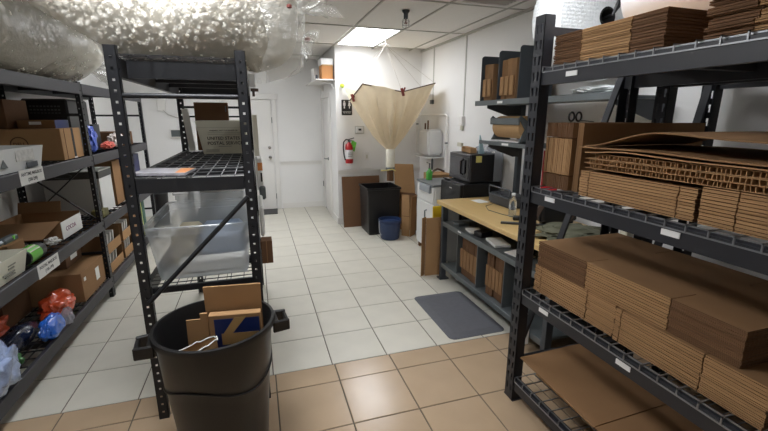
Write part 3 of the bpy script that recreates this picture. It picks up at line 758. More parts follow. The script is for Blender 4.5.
# ================================================================== MIDDLE RACK CONTENTS
def tub(label, x0, x1, y0, y1, z0, h, grp='clear plastic tubs'):
    t = thing('plastic_tub', label, 'tub', ((x0+x1)/2, (y0+y1)/2, z0), grp)
    def ring(f, z, e=0):
        xi, yi = (x1-x0)*f, (y1-y0)*f; pts = []; r = .05
        for (cx, cyy, a0) in ((x1-xi-r+e, y1-yi-r+e, 0), (x0+xi+r-e, y1-yi-r+e, PI/2), (x0+xi+r-e, y0+yi+r-e, PI), (x1-xi-r+e, y0+yi+r-e, 1.5*PI)):
            for k in range(5): a = a0+k*PI/8; pts.append((cx+r*math.cos(a), cyy+r*math.sin(a), z))
        return pts
    rows = [ring(.30, z0), ring(.075, z0), ring(.06, z0+.01), ring(.03, z0+h*.5), ring(.012, z0+h-.05), ring(.0, z0+h-.048), ring(0, z0+h-.012), ring(0, z0+h-.01, .012), ring(0, z0+h, .012)]
    MB().grid(rows, closed_u=True).build('tub_wall', M_tub, t, smooth=True)
    MB().box(x0+(x1-x0)*.075, x1-(x1-x0)*.075, y0+(y1-y0)*.075, y1-(y1-y0)*.075, z0, z0+.003).build('tub_base', M_tub, t)
    MB().tube(ring(0, z0+h, .008)+[ring(0, z0+h, .008)[0]], .005, 6).build('tub_rim', M_tub, t, smooth=True)
    return t
ZT = .812
tub('large clear plastic tub on the lower shelf nearest the trash bin', -.605, -.06, 2.33, 3.06, ZT, .315)
tub('clear plastic tub standing behind the front tub on the narrow rack', -.60, -.06, 3.20, 3.92, ZT, .345)
slab('envelope', 'white printed envelope pack lying along the front tub wall', (-.47, 2.42, ZT+.012), (.36, .02, .0), (0, .10, 0), (0, .0, .07), M_paper, 'envelope', bevel=.004)
slab('mailer', 'grey blue padded mailer filling the middle of the front tub', (-.36, 2.56, ZT+.01), (.25, 0, .0), (0, .38, 0), (-.02, 0, .19), mat('bluegrey_mailer', (120, 134, 152), .5), 'mailer', bevel=.02)
slab('mailer', 'cream padded mailer on the left side of the front tub', (-.53, 2.58, ZT+.01), (.14, 0, 0), (0, .36, 0), (0, 0, .19), mat('cream_mailer', (206, 196, 170), .6), 'mailer', bevel=.02)
slab('mailer', 'dark blue padded mailer inside the rear clear tub', (-.5, 3.3, ZT+.01), (.36, 0, 0), (0, .4, 0), (0, 0, .14), mat('darkblue_mailer', (98, 112, 130), .5), 'mailer', bevel=.02)
slab('mailer', 'white padded mailer leaning inside the rear clear tub', (-.5, 3.74, ZT+.01), (.36, 0, 0), (0, .05, 0), (0, .03, .28), M_paper, 'mailer', bevel=.015)
# postal tub
t = thing('mail_tub', 'cream corrugated postal tub printed United States Postal Service', 'mail tub', (-.26, 3.66, 1.41))
A = [(-.405, 3.55, 1.413), (-.085, 3.55, 1.413), (-.06, 3.52, 1.675), (-.445, 3.52, 1.675)]
B = [(-.405, 3.95, 1.413), (-.085, 3.95, 1.413), (-.06, 3.98, 1.675), (-.445, 3.98, 1.675)]
mb = MB()
for q in ([A[0], A[1], A[2], A[3]], ): mb.prism(q, (0, .004, 0))
mb.prism([B[0], B[1], B[2], B[3]], (0, -.004, 0)); mb.prism([A[0], A[3], B[3], B[0]], (.004, 0, 0)); mb.prism([A[1], A[2], B[2], B[1]], (-.004, 0, 0)); mb.prism([A[0], A[1], B[1], B[0]], (0, 0, .004))
mb.build('tub_wall', M_cream, t)
up_ = V((0, -.03, .262)).normalized()
def onA(x, f): return V((x, 3.55-.03*f-.0025, 1.413+.262*f))
text_part('lettering', 'UNITED STATES', .0345, M_ink, t, onA(-.245, .475), (1, 0, 0), up_)
text_part('lettering', 'POSTAL SERVICE', .036, M_ink, t, onA(-.235, .325), (1, 0, 0), up_)
text_part('lettering', 'WARNING: NOT FOR PRIVATE USE', .0135, M_ink, t, onA(-.24, .71), (1, 0, 0), up_)
for f in (.645, .595): MB().obox(onA(-.36, f), (.25, 0, 0), (0, -.0004, 0), up_*.002).build('print_line', mat('grey_ink', (130, 128, 118), .7), t)
for f in (.13, .10, .07): MB().obox(onA(-.385, f), (.10, 0, 0), (0, -.0004, 0), up_*.003).build('print_line', mat('grey_ink', (130, 128, 118), .7), t)
MB().obox(onA(-.29, .225), (.1, 0, 0), (0, -.0004, 0), up_*.004).build('print_line', MATS['grey_ink'], t)
MB().obox(onA(-.445+.01, .80), (.36, 0, 0), (0, -.0006, 0), up_*.0015).build('fold_line', MATS['grey_ink'], t)
t = thing('carton', 'tall brown open carton standing behind the postal tub', 'carton', (-.36, 4.0, 1.41))
MB().box(-.50, -.22, 4.0, 4.07, 1.412, 1.83).build('carton_body', M_carddk, t, bevel=.003); MB().box(-.50, -.22, 3.99, 4.0, 1.66, 1.665).build('crease', M_carddk, t)
MB().box(-.243, -.235, 3.994, 4.0, 1.75, 1.80).build('staple_strip', M_steel, t)
slab('poster_board', 'white board standing against the far left post of narrow rack', (-.565, 3.95, 1.412), (.05, 0, 0), (0, .02, 0), (-.03, 0, .36), M_paper, 'board')
t = thing('magazine', 'glossy magazine with an orange corner lying on the narrow rack shelf', 'magazine', (-.48, 2.42, 1.41))
MB().prism([(-.62, 2.335, 1.412), (-.36, 2.272, 1.412), (-.335, 2.50, 1.412), (-.60, 2.56, 1.412)], (0, 0, .012)).build('magazine_body', mat('magazine_print', (168, 166, 172), .3, vary=.35, scale=16), t)
MB().prism([(-.41, 2.305, 1.4241), (-.362, 2.295, 1.4241), (-.34, 2.49, 1.4241), (-.41, 2.50, 1.4241)], (0, 0, .0008)).build('orange_corner', mat('orange_print', (222, 140, 70), .4), t)
slab('small_carton', 'small brown carton poking out of the narrow rack side', (-.04, 2.98, ZT), (.1, .03, 0), (-.03, .1, 0), (0, 0, .001), M_carddk) if False else None
t = thing('small_carton', 'small brown carton poking out beside the narrow rack above the aisle', 'carton', (.02, 3.05, .62))
MB().box(-.015, .065, 3.0, 3.12, .63, .805).build('carton_body', M_carddk, t, bevel=.002); MB().box(.02, .026, 2.998, 3.0, .63, .805).build('carton_seam', M_card, t)
MB().box(-.02, -.015, 3.03, 3.09, .74, .79).build('hook_tab', M_carddk, t)
# things hung on the right side of the narrow rack
t = thing('tape_dispenser', 'white box with a brown clamp hung high on the narrow rack', 'dispenser', (.0, 3.62, 1.9))
MB().box(-.02, .03, 3.58, 3.70, 1.945, 2.045).build('dispenser_body', M_white, t, bevel=.006); MB().box(-.012, .05, 3.6, 3.64, 1.91, 1.932).box(.0, .02, 3.6, 3.64, 1.87, 1.91).build('clamp', M_strap, t)
slab('cardboard_sign', 'cream sign board hung on the side of the narrow rack', (-.015, 3.2, 1.42), (.035, 0, 0), (0, .3, 0), (0, 0, .30), M_cream, 'sign')
t = thing('poly_mailer_pack', 'white pack with orange print hung beside the narrow rack', 'pack', (.0, 3.9, 1.05))
MB().box(-.015, .04, 3.75, 3.95, 1.06, 1.35).build('pack_body', M_paper, t, bevel=.008); MB().box(-.0, .041, 3.748, 3.75, 1.24, 1.31).build('orange_band', mat('orange_print', (222, 140, 70), .4), t); MB().box(.02, .034, 3.746, 3.75, 1.14, 1.22).build('barcode', M_ink, t)
slab('spray_bottle', 'grey spray head poking out beside the narrow rack', (.0, 3.72, .98), (.055, 0, 0), (0, .06, 0), (0, 0, .12), M_steel, 'bottle', bevel=.012)
slab('poly_bag', 'crumpled white poly bag beside the lower shelf of narrow rack', (-.012, 3.15, .80), (.035, 0, 0), (0, .5, 0), (0, 0, .24), M_paper, 'bag', bevel=.012)

#@@PART3
# ================================================================== WORKBENCH
WX0, WX1, WY0, WY1, WZ = 1.78, 2.515, 1.98, 3.80, .86
t = thing('workbench', 'steel workbench with a light maple top and two lower shelves', 'workbench', (2.16, 2.9, 0))
MB().box(WX0, WX1, WY0, WY1, WZ-.04, WZ).build('bench_top', M_wood, t, bevel=.004)
for y in (WY1-.10, WY0+.06):
    for x in (WX0+.03, WX1-.09):
        MB().box(x, x+.06, y, y+.045, .01, WZ-.04).box(x-.02, x+.09, y-.02, y+.065, 0, .012).build('leg', M_steeldk, t, bevel=.003)
for z, nm in ((.645, 'upper_shelf'), (.185, 'lower_shelf')):
    MB().box(WX0+.04, WX1-.04, WY0+.105, WY1-.1, z-.02, z).box(WX0+.03, WX0+.045, WY0+.105, WY1-.1, z-.045, z+.002).build(nm, M_steel, t, bevel=.002)
MB().box(WX1-.05, WX1-.042, WY0+.105, WY1-.1, .2, WZ-.05).build('back_panel', M_steeldk, t)
for y in (3.40, 3.02, 2.60): MB().box(WX0+.05, WX1-.06, y-.004, y+.004, .186, .624).build('divider', M_steel, t)
MB().box(WX0+.028, WX0+.03, 3.30, 3.36, .625, .64).build('price_strip', M_white, t)
# cantilever shelf frame above the bench
t = thing('wall_shelving', 'grey steel shelf frame with two cantilever shelves above the bench', 'shelf', (2.5, 2.9, 0))
for y in (3.52, 2.06):
    MB().box(2.52, 2.57, y-.025, y+.025, .0, 1.97).build('upright', M_steeldk, t, bevel=.003)
    for z in (1.84, 1.47):
        if z == 1.47 and y < 3: continue
        MB().prism([(2.14 if z > 1.6 else 2.18, y-.02, z-.02), (2.52, y-.02, z-.02), (2.52, y-.02, z-.15), (2.46, y-.02, z-.15), (2.14 if z > 1.6 else 2.18, y-.02, z-.05)], (0, .012, 0)).build('bracket', M_steeldk, t)
MB().box(2.12, 2.52, 1.99, 3.70, 1.822, 1.842).box(2.115, 2.13, 1.99, 3.70, 1.815, 1.862).build('upper_shelf', M_steel, t, bevel=.002)
MB().box(2.13, 2.52, 2.75, 3.60, 1.462, 1.478).box(2.125, 2.14, 2.75, 3.60, 1.452, 1.487).build('lower_shelf', M_steel, t, bevel=.002)
MB().box(2.112, 2.115, 3.22, 3.30, 1.828, 1.848).build('shelf_label', M_white, t); MB().box(2.122, 2.125, 3.1, 3.2, 1.46, 1.48).build('shelf_label', M_white, t)
def plate_div(label, y, top):
    mb = MB(); pts = [(2.15, y, 1.863)]; r = .03
    pts += [(2.50, y, 1.863), (2.50, y, top)]
    for k in range(5): a = PI/2+k*PI/8; pts.append((2.15+r+r*math.cos(a), y, top-r+r*math.sin(a)))
    return tag(mb.prism(pts, (0, .004, 0)).build('shelf_divider', M_steeldk, None), label, 'divider', 'shelf dividers above the bench')
plate_div('leftmost grey steel divider on the shelf above the bench', 3.665, 2.28)
plate_div('middle grey steel divider between the brown carton rows', 3.37, 2.29)
plate_div('rightmost grey steel divider beside the black rack post', 3.06, 2.29)
rr = random.Random(5)
def book_boxes(y0, y1, n, lab, hs):
    for k in range(n):
        a = y0+(y1-y0)*k/n; b = y0+(y1-y0)*(k+1)/n-.003; h = hs[k]
        t = thing('flat_carton', lab[k], 'carton', (2.3, (a+b)/2, 1.863), 'cartons between the shelf dividers')
        MB().box(2.165+rr.uniform(0, .02), 2.48, a, b, 1.8635, 1.8635+h).build('carton_body', M_card, t, bevel=.002); MB().box(2.158, 2.166, a+.01, b-.01, 1.90, 2.06).build('carton_flap', M_cardlt, t)
book_boxes(3.50, 3.655, 2, ['flat brown carton between first divider pair, nearer the bench camera side', 'flat brown carton against the leftmost shelf divider'], [.33, .335])
book_boxes(3.14, 3.36, 3, ['flat carton beside the rightmost shelf divider', 'flat carton mid row between the second divider pair', 'flat carton against the middle shelf divider'], [.34, .345, .34])
# kraft paper roll dispenser
t = thing('paper_dispenser', 'kraft paper roll in a grey cutter stand on the lower shelf', 'dispenser', (2.3, 3.28, 1.488))
MB().lathe([(.02, -.205), (.10, -.205), (.10, .205), (.02, .205)], (2.29, 3.27, 1.618), 32, 'Y', closed=True).build('paper_roll', M_kraft, t, smooth=True)
for y in (3.49, 3.05): MB().prism([(2.19, y, 1.4885), (2.42, y, 1.4885), (2.32, y, 1.64), (2.20, y, 1.72), (2.18, y, 1.70), (2.25, y, 1.6)], (0, .008, 0)).build('side_bracket', M_steel, t)
MB().box(2.175, 2.195, 3.05, 3.498, 1.64, 1.70).build('cutter_bar', M_steel, t, bevel=.004); MB().box(2.18, 2.44, 3.05, 3.49, 1.4882, 1.496).build('stand_base', M_white, t)
MB().tube([(2.29, 3.04, 1.618), (2.29, 3.5, 1.618)], .012, 8).build('axle', M_steeldk, t)
# contents of bench: boxes on lower shelf
def cartonrow(y0, y1, n, h, lab, grp):
    for k in range(n):
        a = y0+(y1-y0)*k/n
        t = thing('flat_carton', (ordl(k) if k else 'nearest')+' '+lab, 'carton', (2.1, a, .186), grp)
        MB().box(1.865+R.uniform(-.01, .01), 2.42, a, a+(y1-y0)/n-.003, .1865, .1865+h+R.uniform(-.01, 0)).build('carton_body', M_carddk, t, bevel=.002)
        MB().box(1.848, 1.856, a+.004, a+(y1-y0)/n-.008, .27, .46).build('carton_flap', M_card, t)
cartonrow(3.05, 3.37, 5, .42, 'folded brown carton from the near side in the far bench bay', 'cartons in the far bench bay')
cartonrow(2.64, 2.90, 5, .42, 'folded brown carton from the near side in the middle bench bay', 'cartons in the middle bench bay')
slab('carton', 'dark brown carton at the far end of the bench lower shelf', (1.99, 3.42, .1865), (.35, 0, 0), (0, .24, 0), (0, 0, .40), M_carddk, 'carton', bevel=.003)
for k, (y, w_, h, m, nm, lb) in enumerate(((3.52, .10, .03, M_steel, 'tape_gun', 'grey tape gun at the far end of the bench shelf'), (3.25, .16, .02, M_paper, 'paper_stack', 'white paper stack on the bench upper shelf'), (3.10, .10, .05, M_blk, 'stapler', 'black stapler on the bench upper shelf'), (2.86, .22, .025, M_paper, 'envelope_stack', 'white envelope stack on the bench upper shelf'), (2.55, .2, .012, M_paper, 'letter_stack', 'flat white letters near the black post on the bench shelf'))):
    tag(MB().rbox(1.93, y, .6465, .14, w_, h, .2*(-1)**k).build(nm, m, None, bevel=.004), lb, nm.split('_')[0])
# things on the bench
tag(blob((2.15, 2.29, WZ+.03), (.25, .18, .05), 3, .4, 2.2, WZ+.0015).build('jacket', M_olive, None, smooth=True), 'crumpled olive jacket lying on the bench behind the rack', 'jacket')
t = thing('tote_bag', 'black tote bag with brown straps standing on the bench', 'bag', (2.36, 2.72, WZ))
MB().obox((2.12, 2.57, WZ+.004), (.34, -.03, 0), (.01, .10, 0), (0, .02, .26)).build('bag_body', M_blk, t, bevel=.03, seg=3)
for (a, b, c) in (((2.14, 2.555, WZ+.24), (2.05, 2.53, WZ+.14), (1.94, 2.50, WZ+.015)), ((2.36, 2.535, WZ+.25), (2.40, 2.52, WZ+.13), (2.32, 2.50, WZ+.06))):
    mb = MB(); mb.bar(a, b, .045, .008, up=(0, 1, 0)); mb.bar(b, c, .045, .008, up=(0, 1, 0)); mb.build('strap', M_strap, t)
t = thing('caddy', 'dark grey caddy with an open wire handle frame on the bench', 'caddy', (2.32, 3.42, WZ))
MB().box(2.23, 2.45, 3.16, 3.54, WZ+.002, WZ+.115).build('caddy_body', mat('caddy_grey', (60, 62, 66), .5), t, bevel=.02, seg=2)
MB().tube([(2.235, 3.17, WZ+.11), (2.235, 3.17, WZ+.165), (2.235, 3.185, WZ+.18), (2.235, 3.515, WZ+.18), (2.235, 3.53, WZ+.165), (2.235, 3.53, WZ+.11)], .008, 8).tube([(2.23, 3.18, WZ+.1), (2.23, 3.52, WZ+.1)], .008, 8).tube([(2.235, 3.35, WZ+.11), (2.235, 3.35, WZ+.18)], .006, 8).build('handle_frame', M_steeldk, t, smooth=True)
t = thing('water_bottle', 'clear plastic water bottle with white cap on the bench', 'bottle', (2.10, 2.93, WZ))
MB().lathe([(0, .001), (.03, .001), (.033, .01), (.033, .05), (.030, .06), (.033, .07), (.033, .13), (.027, .155), (.014, .175), (.013, .19), (0, .19)], (2.10, 2.93, WZ), 20).build('bottle_body', M_glass, t, smooth=True)
MB().lathe([(0, .19), (.016, .19), (.016, .208), (0, .21)], (2.10, 2.93, WZ), 16).build('cap', M_white, t, smooth=True)
t = thing('tape_dispenser_bar', 'slim black ruler cutter lying across the bench edge', 'cutter', (1.93, 2.55, WZ))
MB().obox((1.86, 2.74, WZ+.001), (.30, -.20, 0), (.022, .03, 0), (0, 0, .016)).build('cutter_bar', M_blk, t, bevel=.003); MB().obox((1.875, 2.745, WZ+.017), (.26, -.173, 0), (.006, .008, 0), (0, 0, .003)).build('cutter_groove', M_steel, t)
slab('barcode_scanner', 'black hand scanner lying on the bench beside the post', (2.02, 2.80, WZ+.001), (.1, -.05, 0), (.03, .05, 0), (0, 0, .035), M_blk, 'scanner', bevel=.008)
tag(MB().tube([(2.23, 3.44, WZ+.004), (2.10, 3.36, WZ+.004), (2.03, 3.2, WZ+.004), (2.06, 3.0, WZ+.004), (2.15, 2.80, WZ+.004)], .003, 6).build('bench_cable', M_steeldk, None, smooth=True), 'thin dark cable curling across the maple bench top', 'cable')
slab('letter', 'white paper lying on the bench beside the caddy', (2.12, 3.50, WZ+.001), (.12, .02, 0), (-.02, .16, 0), (0, 0, .003), M_paper, 'paper')
slab('red_box', 'small red box on the near end of the bench behind the rack', (2.45, 2.08, WZ+.001), (.06, 0, 0), (0, .06, 0), (0, 0, .05), M_red, 'box', bevel=.003)
slab('label_carton', 'pale small carton beside the red box on the bench', (2.38, 2.02, WZ+.001), (.06, 0, 0), (0, .06, 0), (0, 0, .09), M_cream, 'carton', bevel=.003)
t = thing('poster', 'red and white printed notice on the wall behind the bench', 'poster', (2.60, 3.05, 1.2))
MB().box(XR-.006, XR, 3.0, 3.22, 1.02, 1.40).build('poster_sheet', M_red, t)
for z in (1.08, 1.15, 1.22, 1.29): MB().box(XR-.008, XR-.006, 3.03, 3.19, z, z+.025).build('white_band', M_white, t)
# microwave on mini fridge
t = thing('mini_fridge', 'black mini fridge beyond the end of the workbench', 'fridge', (2.3, 4.08, 0))
MB().box(2.12, 2.58, 3.845, 4.33, .02, 1.0).build('fridge_body', M_blk, t, bevel=.008); MB().box(2.075, 2.115, 3.845, 4.33, .03, .99).build('fridge_door', M_blk, t, bevel=.008)
MB().box(2.068, 2.075, 4.03, 4.09, .925, .94).build('badge', M_chrome, t); MB().box(2.10, 2.13, 4.2, 4.33, 1.0, 1.012).build('hinge_cap', M_blk, t)
t = thing('microwave', 'black microwave oven standing on the mini fridge', 'microwave', (2.38, 4.08, 1.0))
MB().box(2.20, 2.575, 3.85, 4.33, 1.013, 1.315).build('oven_body', M_blk, t, bevel=.005)
dr = MB().box(2.178, 2.198, 3.852, 4.328, 1.02, 1.312).build('oven_door', mat('oven_grey', (62, 62, 65), .3), t, bevel=.004)
MB().box(2.174, 2.178, 4.01, 4.30, 1.06, 1.27).build('oven_window', mat('oven_glass', (70, 70, 74), .15), dr)
MB().tube([(2.175, 3.985, 1.09), (2.145, 3.985, 1.10), (2.145, 3.985, 1.24), (2.175, 3.985, 1.25)], .011, 8).build('door_handle', M_blkgl, dr, smooth=True)
MB().box(2.173, 2.178, 3.87, 3.955, 1.05, 1.28).build('control_panel', M_blkgl, t)
MB().box(2.25, 2.32, 3.846, 3.85, 1.23, 1.30).build('energy_sticker', mat('pale_yellow', (226, 216, 130), .6), t)
for x in (2.23, 2.54):
    for y in (3.9, 4.28): MB().lathe([(.015, 1.0005), (.015, 1.0135)], (x, y, 0), 10).build('foot', M_blk, t)
tag(MB().obox((2.26, 4.0, 1.3165), (.05, .3, 0), (.07, -.02, 0), (0, 0, .06)).build('napkin_box', M_cardlt, None, bevel=.004), 'small tan box lying on the microwave at its far end', 'box')
tag(blob((2.47, 4.05, 1.355), (.09, .13, .05), 9, .4, 2, 1.317).build('plastic_bag', M_filmclr, None, smooth=True), 'crumpled clear plastic bag on top of the microwave', 'bag')
tag(MB().prism([(2.33, 3.93, 1.317), (2.40, 3.93, 1.317), (2.36, 3.93, 1.45), (2.33, 3.92, 1.52)], (0, .02, 0)).build('ice_pack', mat('pale_blue_plastic', (170, 196, 204), .3), None), 'pale blue pointed pouch standing on the microwave', 'pouch')
tag(MB().box(2.25, 2.28, 4.2, 4.3, 1.3765, 1.42).build('spice_jar', M_cream, None, bevel=.004), 'small cream packet on the box atop the microwave', 'packet')
tag(MB().obox((2.45, 3.80, 1.02), (.1, 0, 0), (0, .008, 0), (0, 0, .42)).build('clear_panel', M_filmclr, None), 'clear plastic sheet hanging beside the microwave', 'sheet')
# white cabinet
t = thing('drawer_cabinet', 'white plastic cabinet with a drawer, a door and grey top', 'cabinet', (2.2, 4.65, 0))
CX = 2.0
MB().box(CX+.02, 2.45, 4.36, 4.90, .06, .89).build('cabinet_body', M_white, t, bevel=.006); MB().box(CX-.005, 2.46, 4.35, 4.91, .89, .915).build('cabinet_top', mat('cab_grey', (110, 112, 112), .5), t, bevel=.004)
dd = MB().box(CX, CX+.018, 4.375, 4.885, .09, .66).build('cabinet_door', M_white, t, bevel=.006)
MB().tube([(CX, 4.56, .40), (CX-.025, 4.56, .41), (CX-.025, 4.56, .56), (CX, 4.56, .57)], .009, 8).build('handle', M_steel, dd, smooth=True)
dw = MB().box(CX, CX+.018, 4.375, 4.885, .68, .87).build('drawer', M_white, t, bevel=.006); MB().box(CX-.03, CX, 4.43, 4.75, .80, .89).build('drawer_tray', mat('tray_grey', (150, 156, 162), .4), dw, bevel=.006)
for y in (4.4, 4.86): MB().box(CX+.03, CX+.07, y-.02, y+.02, 0, .06).build('foot', M_carddk, t)
t = thing('soap_bottle', 'green soap bottle standing on the white cabinet', 'bottle', (2.12, 4.78, .915))
MB().lathe([(0, .001), (.04, .001), (.042, .01), (.042, .10), (.02, .13), (.014, .135), (.014, .15), (0, .15)], (2.12, 4.78, .915), 20).build('bottle_body', M_greenliq, t, smooth=True)
MB().tube([(2.12, 4.78, 1.06), (2.12, 4.78, 1.13), (2.08, 4.78, 1.14)], .008, 8).build('pump', M_blk, t)
slab('caution_board', 'yellow plastic board standing between the white cabinet and bench', (1.815, 3.93, .001), (.16, 0, 0), (0, .02, 0), (0, .03, .75), M_yellow, 'board', bevel=.006)
slab('cardboard_sheet', 'folded cardboard panel standing on the floor against the bench end', (1.63, 3.83, .001), (.06, .05, 0), (.006, -.005, 0), (0, 0, .66), M_cardlt)
slab('cardboard_sheet', 'tan cardboard panel standing across the bench leg', (1.685, 3.835, .001), (.17, -.01, 0), (0, .012, 0), (-.0, .0, .655), M_cardlt)
t = thing('door_stop', 'small white cylinder lying under the bench lower shelf', 'stopper', (1.98, 3.62, 0)); MB().lathe([(0, .0), (.03, .0), (.03, .10), (0, .10)], (1.98, 3.62, 0), 14).build('stopper_body', M_white, t, smooth=True)
t = thing('power_strip', 'white switch box hung below the bench shelf by the post', 'power strip', (1.9, 2.4, 0))
MB().box(1.775, 1.805, 2.2, 2.26, .09, .32).build('strip_body', M_white, t, bevel=.004); MB().box(1.77, 1.775, 2.22, 2.24, .22, .24).build('switch', M_ink, t)
# anti-fatigue mat
t = thing('floor_mat', 'grey anti fatigue mat on the floor beside the bench', 'mat', (1.6, 2.95, 0))
def rring(x0, x1, y0, y1, z, r=.05):
    pts = []
    for (cx, cyy, a0) in ((x1-r, y1-r, 0), (x0+r, y1-r, PI/2), (x0+r, y0+r, PI), (x1-r, y0+r, 1.5*PI)):
        for k in range(5): a = a0+k*PI/8; pts.append((cx+r*math.cos(a), cyy+r*math.sin(a), z))
    return pts
mx0, mx1, my0, my1 = 1.355, 1.86, 2.545, 3.36
mb = MB().grid([rring(mx0, mx1, my0, my1, .001), rring(mx0, mx1, my0, my1, .004), rring(mx0+.06, mx1-.06, my0+.06, my1-.06, .02), rring(mx0+.065, mx1-.065, my0+.065, my1-.065, .021)], closed_u=True)
n = len(mb.v); mb.f.append(tuple(range(n-20, n))); mb.build('mat_body', M_mat, t)

# ================================================================== BACK CORNER
t = thing('waste_bin', 'tall square black waste bin under the canvas funnel', 'bin', (1.74, 5.78, 0))
bx, by = 1.735, 5.745
def sqring(hx, hy, z, r=.02):
    return rring(bx-hx, bx+hx, by-hy, by+hy, z, r)
MB().grid([sqring(.005, .005, .005, .002), sqring(.225, .225, .005), sqring(.235, .235, .05), sqring(.248, .248, .675), sqring(.262, .262, .68), sqring(.262, .262, .705), sqring(.242, .242, .705), sqring(.225, .225, .04), sqring(.005, .005, .035, .002)], closed_u=True).build('bin_body', M_blk, t)
t = thing('bucket', 'small round blue bucket on the floor before the waste bin', 'bucket', (1.76, 5.40, 0))
MB().lathe([(0, .003), (.125, .003), (.135, .015), (.155, .27), (.166, .272), (.166, .29), (.152, .29), (.13, .02), (0, .018)], (1.76, 5.305, 0), 36).build('bucket_body', M_blue, t, smooth=True)
MB().lathe([(.158, .235), (.164, .237), (.164, .247), (.158, .249)], (1.76, 5.305, 0), 36).build('bucket_ring', M_blue, t, smooth=True)
MB().tube([(1.595, 5.295, .27), (1.585, 5.265, .2), (1.582, 5.235, .12), (1.60, 5.205, .09)], .004, 6).build('bail_handle', M_white, t)
slab('cardboard_sheet', 'large brown cardboard sheet leaning against the restroom wall', (1.245, 6.06, .001), (.62, .0, 0), (0, .014, 0), (.02, .20, .78), M_carddk)
t = thing('cardboard_sheet', 'tall tan cardboard panel leaning in the corner behind bucket', 'cardboard', (2.1, 5.6, 0))
MB().obox((2.03, 5.72, .001), (.27, -.16, 0), (.006, .01, 0), (.02, .30, .99)).build('panel', M_cardlt, t); MB().obox((2.035, 5.70, .55), (.25, -.15, 0), (.004, .006, 0), (.012, .18, .01)).build('crease', M_carddk, t)
t = thing('cardboard_sheet', 'folded brown carton standing in front of the tall tan panel', 'cardboard', (2.02, 5.5, 0))
MB().obox((1.965, 5.38, .001), (.09, -.09, 0), (.006, .008, 0), (.03, .09, .60)).build('panel', M_cardlt, t); MB().obox((2.06, 5.285, .001), (.13, .12, 0), (.006, -.008, 0), (.03, .05, .58)).build('panel', M_cardlt, t)
MB().obox((1.96, 5.372, .30), (.09, -.09, 0), (.002, .002, 0), (0, .001, .006)).build('crease', M_carddk, t)
slab('carton', 'brown open carton behind the white cabinet in the corner', (2.24, 4.95, .001), (.30, 0, 0), (0, .30, 0), (0, 0, .95), M_cardlt, 'carton', bevel=.004)
t = thing('spray_tube', 'dark hose bundle resting on the corner carton', 'hose', (2.36, 5.35, .95)); MB().tube([(2.26, 5.0, .967), (2.30, 5.05, .99), (2.38, 5.1, 1.01), (2.44, 5.11, .99), (2.5, 5.13, .966)], .014, 8).build('hose_body', M_strap, t, smooth=True)

# restroom sign
def person_icon(mb, cx, y, z, s, skirt):
    mb.lathe([(0, 0), (.014*s, 0), (.014*s, .002), (0, .002)], (cx, y, z+.062*s), 12, 'Y')
    if skirt: pts = [(cx-.012*s, y, z+.045*s), (cx+.012*s, y, z+.045*s), (cx+.026*s, y, z-.015*s), (cx+.008*s, y, z-.015*s), (cx+.008*s, y, z-.06*s), (cx-.008*s, y, z-.06*s), (cx-.008*s, y, z-.015*s), (cx-.026*s, y, z-.015*s)]
    else: pts = [(cx-.022*s, y, z+.045*s), (cx+.022*s, y, z+.045*s), (cx+.022*s, y, z-.01*s), (cx+.012*s, y, z-.01*s), (cx+.012*s, y, z-.06*s), (cx-.012*s, y, z-.06*s), (cx-.012*s, y, z-.01*s), (cx-.022*s, y, z-.01*s)]
    mb.prism(pts, (0, .002, 0))
t = thing('restroom_sign', 'black restroom sign with white man and woman figures', 'sign', (1.375, YP, 1.85))
MB().box(1.295, 1.46, YP-.008, YP, 1.735, 1.965).build('sign_plate', M_blk, t, bevel=.003)
for cx, sk in ((1.338, 0), (1.417, 1)):
    mb = MB(); person_icon(mb, cx, YP-.0105, 1.885, .85, sk); mb.build('figure', M_white, t)
MB().box(1.31, 1.445, YP-.0095, YP-.008, 1.785, 1.79).build('sign_line', M_white, t); text_part('lettering', 'RESTROOM', .022, M_white, t, (1.377, YP-.0085, 1.768), (1, 0, 0), (0, 0, 1))
# thermostat
t = thing('thermostat', 'white wall thermostat with small dark screen', 'thermostat', (1.57, YP, 1.5))
MB().box(1.515, 1.635, YP-.02, YP, 1.465, 1.555).build('thermostat_body', M_white, t, bevel=.006); MB().box(1.555, 1.60, YP-.022, YP-.02, 1.50, 1.53).build('screen', M_steeldk, t)
MB().box(1.50, 1.65, YP-.006, YP, 1.45, 1.57).build('wall_plate', mat('plate_grey', (198, 197, 192), .5), t)
# fire extinguisher
ex, ey = 1.385, YP-.075
t = thing('fire_extinguisher', 'red fire extinguisher with black hose hung on restroom wall', 'fire extinguisher', (ex, ey, .99))
MB().lathe([(0, .995), (.055, 1.0), (.062, 1.02), (.062, 1.24), (.052, 1.285), (.028, 1.315), (.022, 1.33), (0, 1.33)], (ex, ey, 0), 28).build('cylinder', M_red, t, smooth=True)
MB().lathe([(.0628, 1.07), (.0633, 1.07), (.0633, 1.21), (.0628, 1.21)], (ex, ey, 0), 28).build('label', M_white, t, smooth=True)
for z in (1.11, 1.135, 1.16): MB().box(ex-.03, ex+.035, ey-.067, ey-.055, z, z+.006).build('label_print', M_steeldk, t)
MB().tube([(ex, ey, 1.32), (ex, ey, 1.36)], .018, 10).bar((ex-.01, ey, 1.365), (ex+.08, ey, 1.39), .02, .01).bar((ex-.01, ey, 1.35), (ex+.075, ey, 1.345), .02, .01).build('valve_handle', M_blk, t)
MB().tube([(ex-.01, ey, 1.36), (ex-.05, ey-.02, 1.37), (ex-.088, ey-.02, 1.33), (ex-.095, ey-.02, 1.24), (ex-.085, ey-.02, 1.13), (ex-.068, ey-.02, 1.05)], .01, 8).build('hose', M_blk, t, smooth=True)
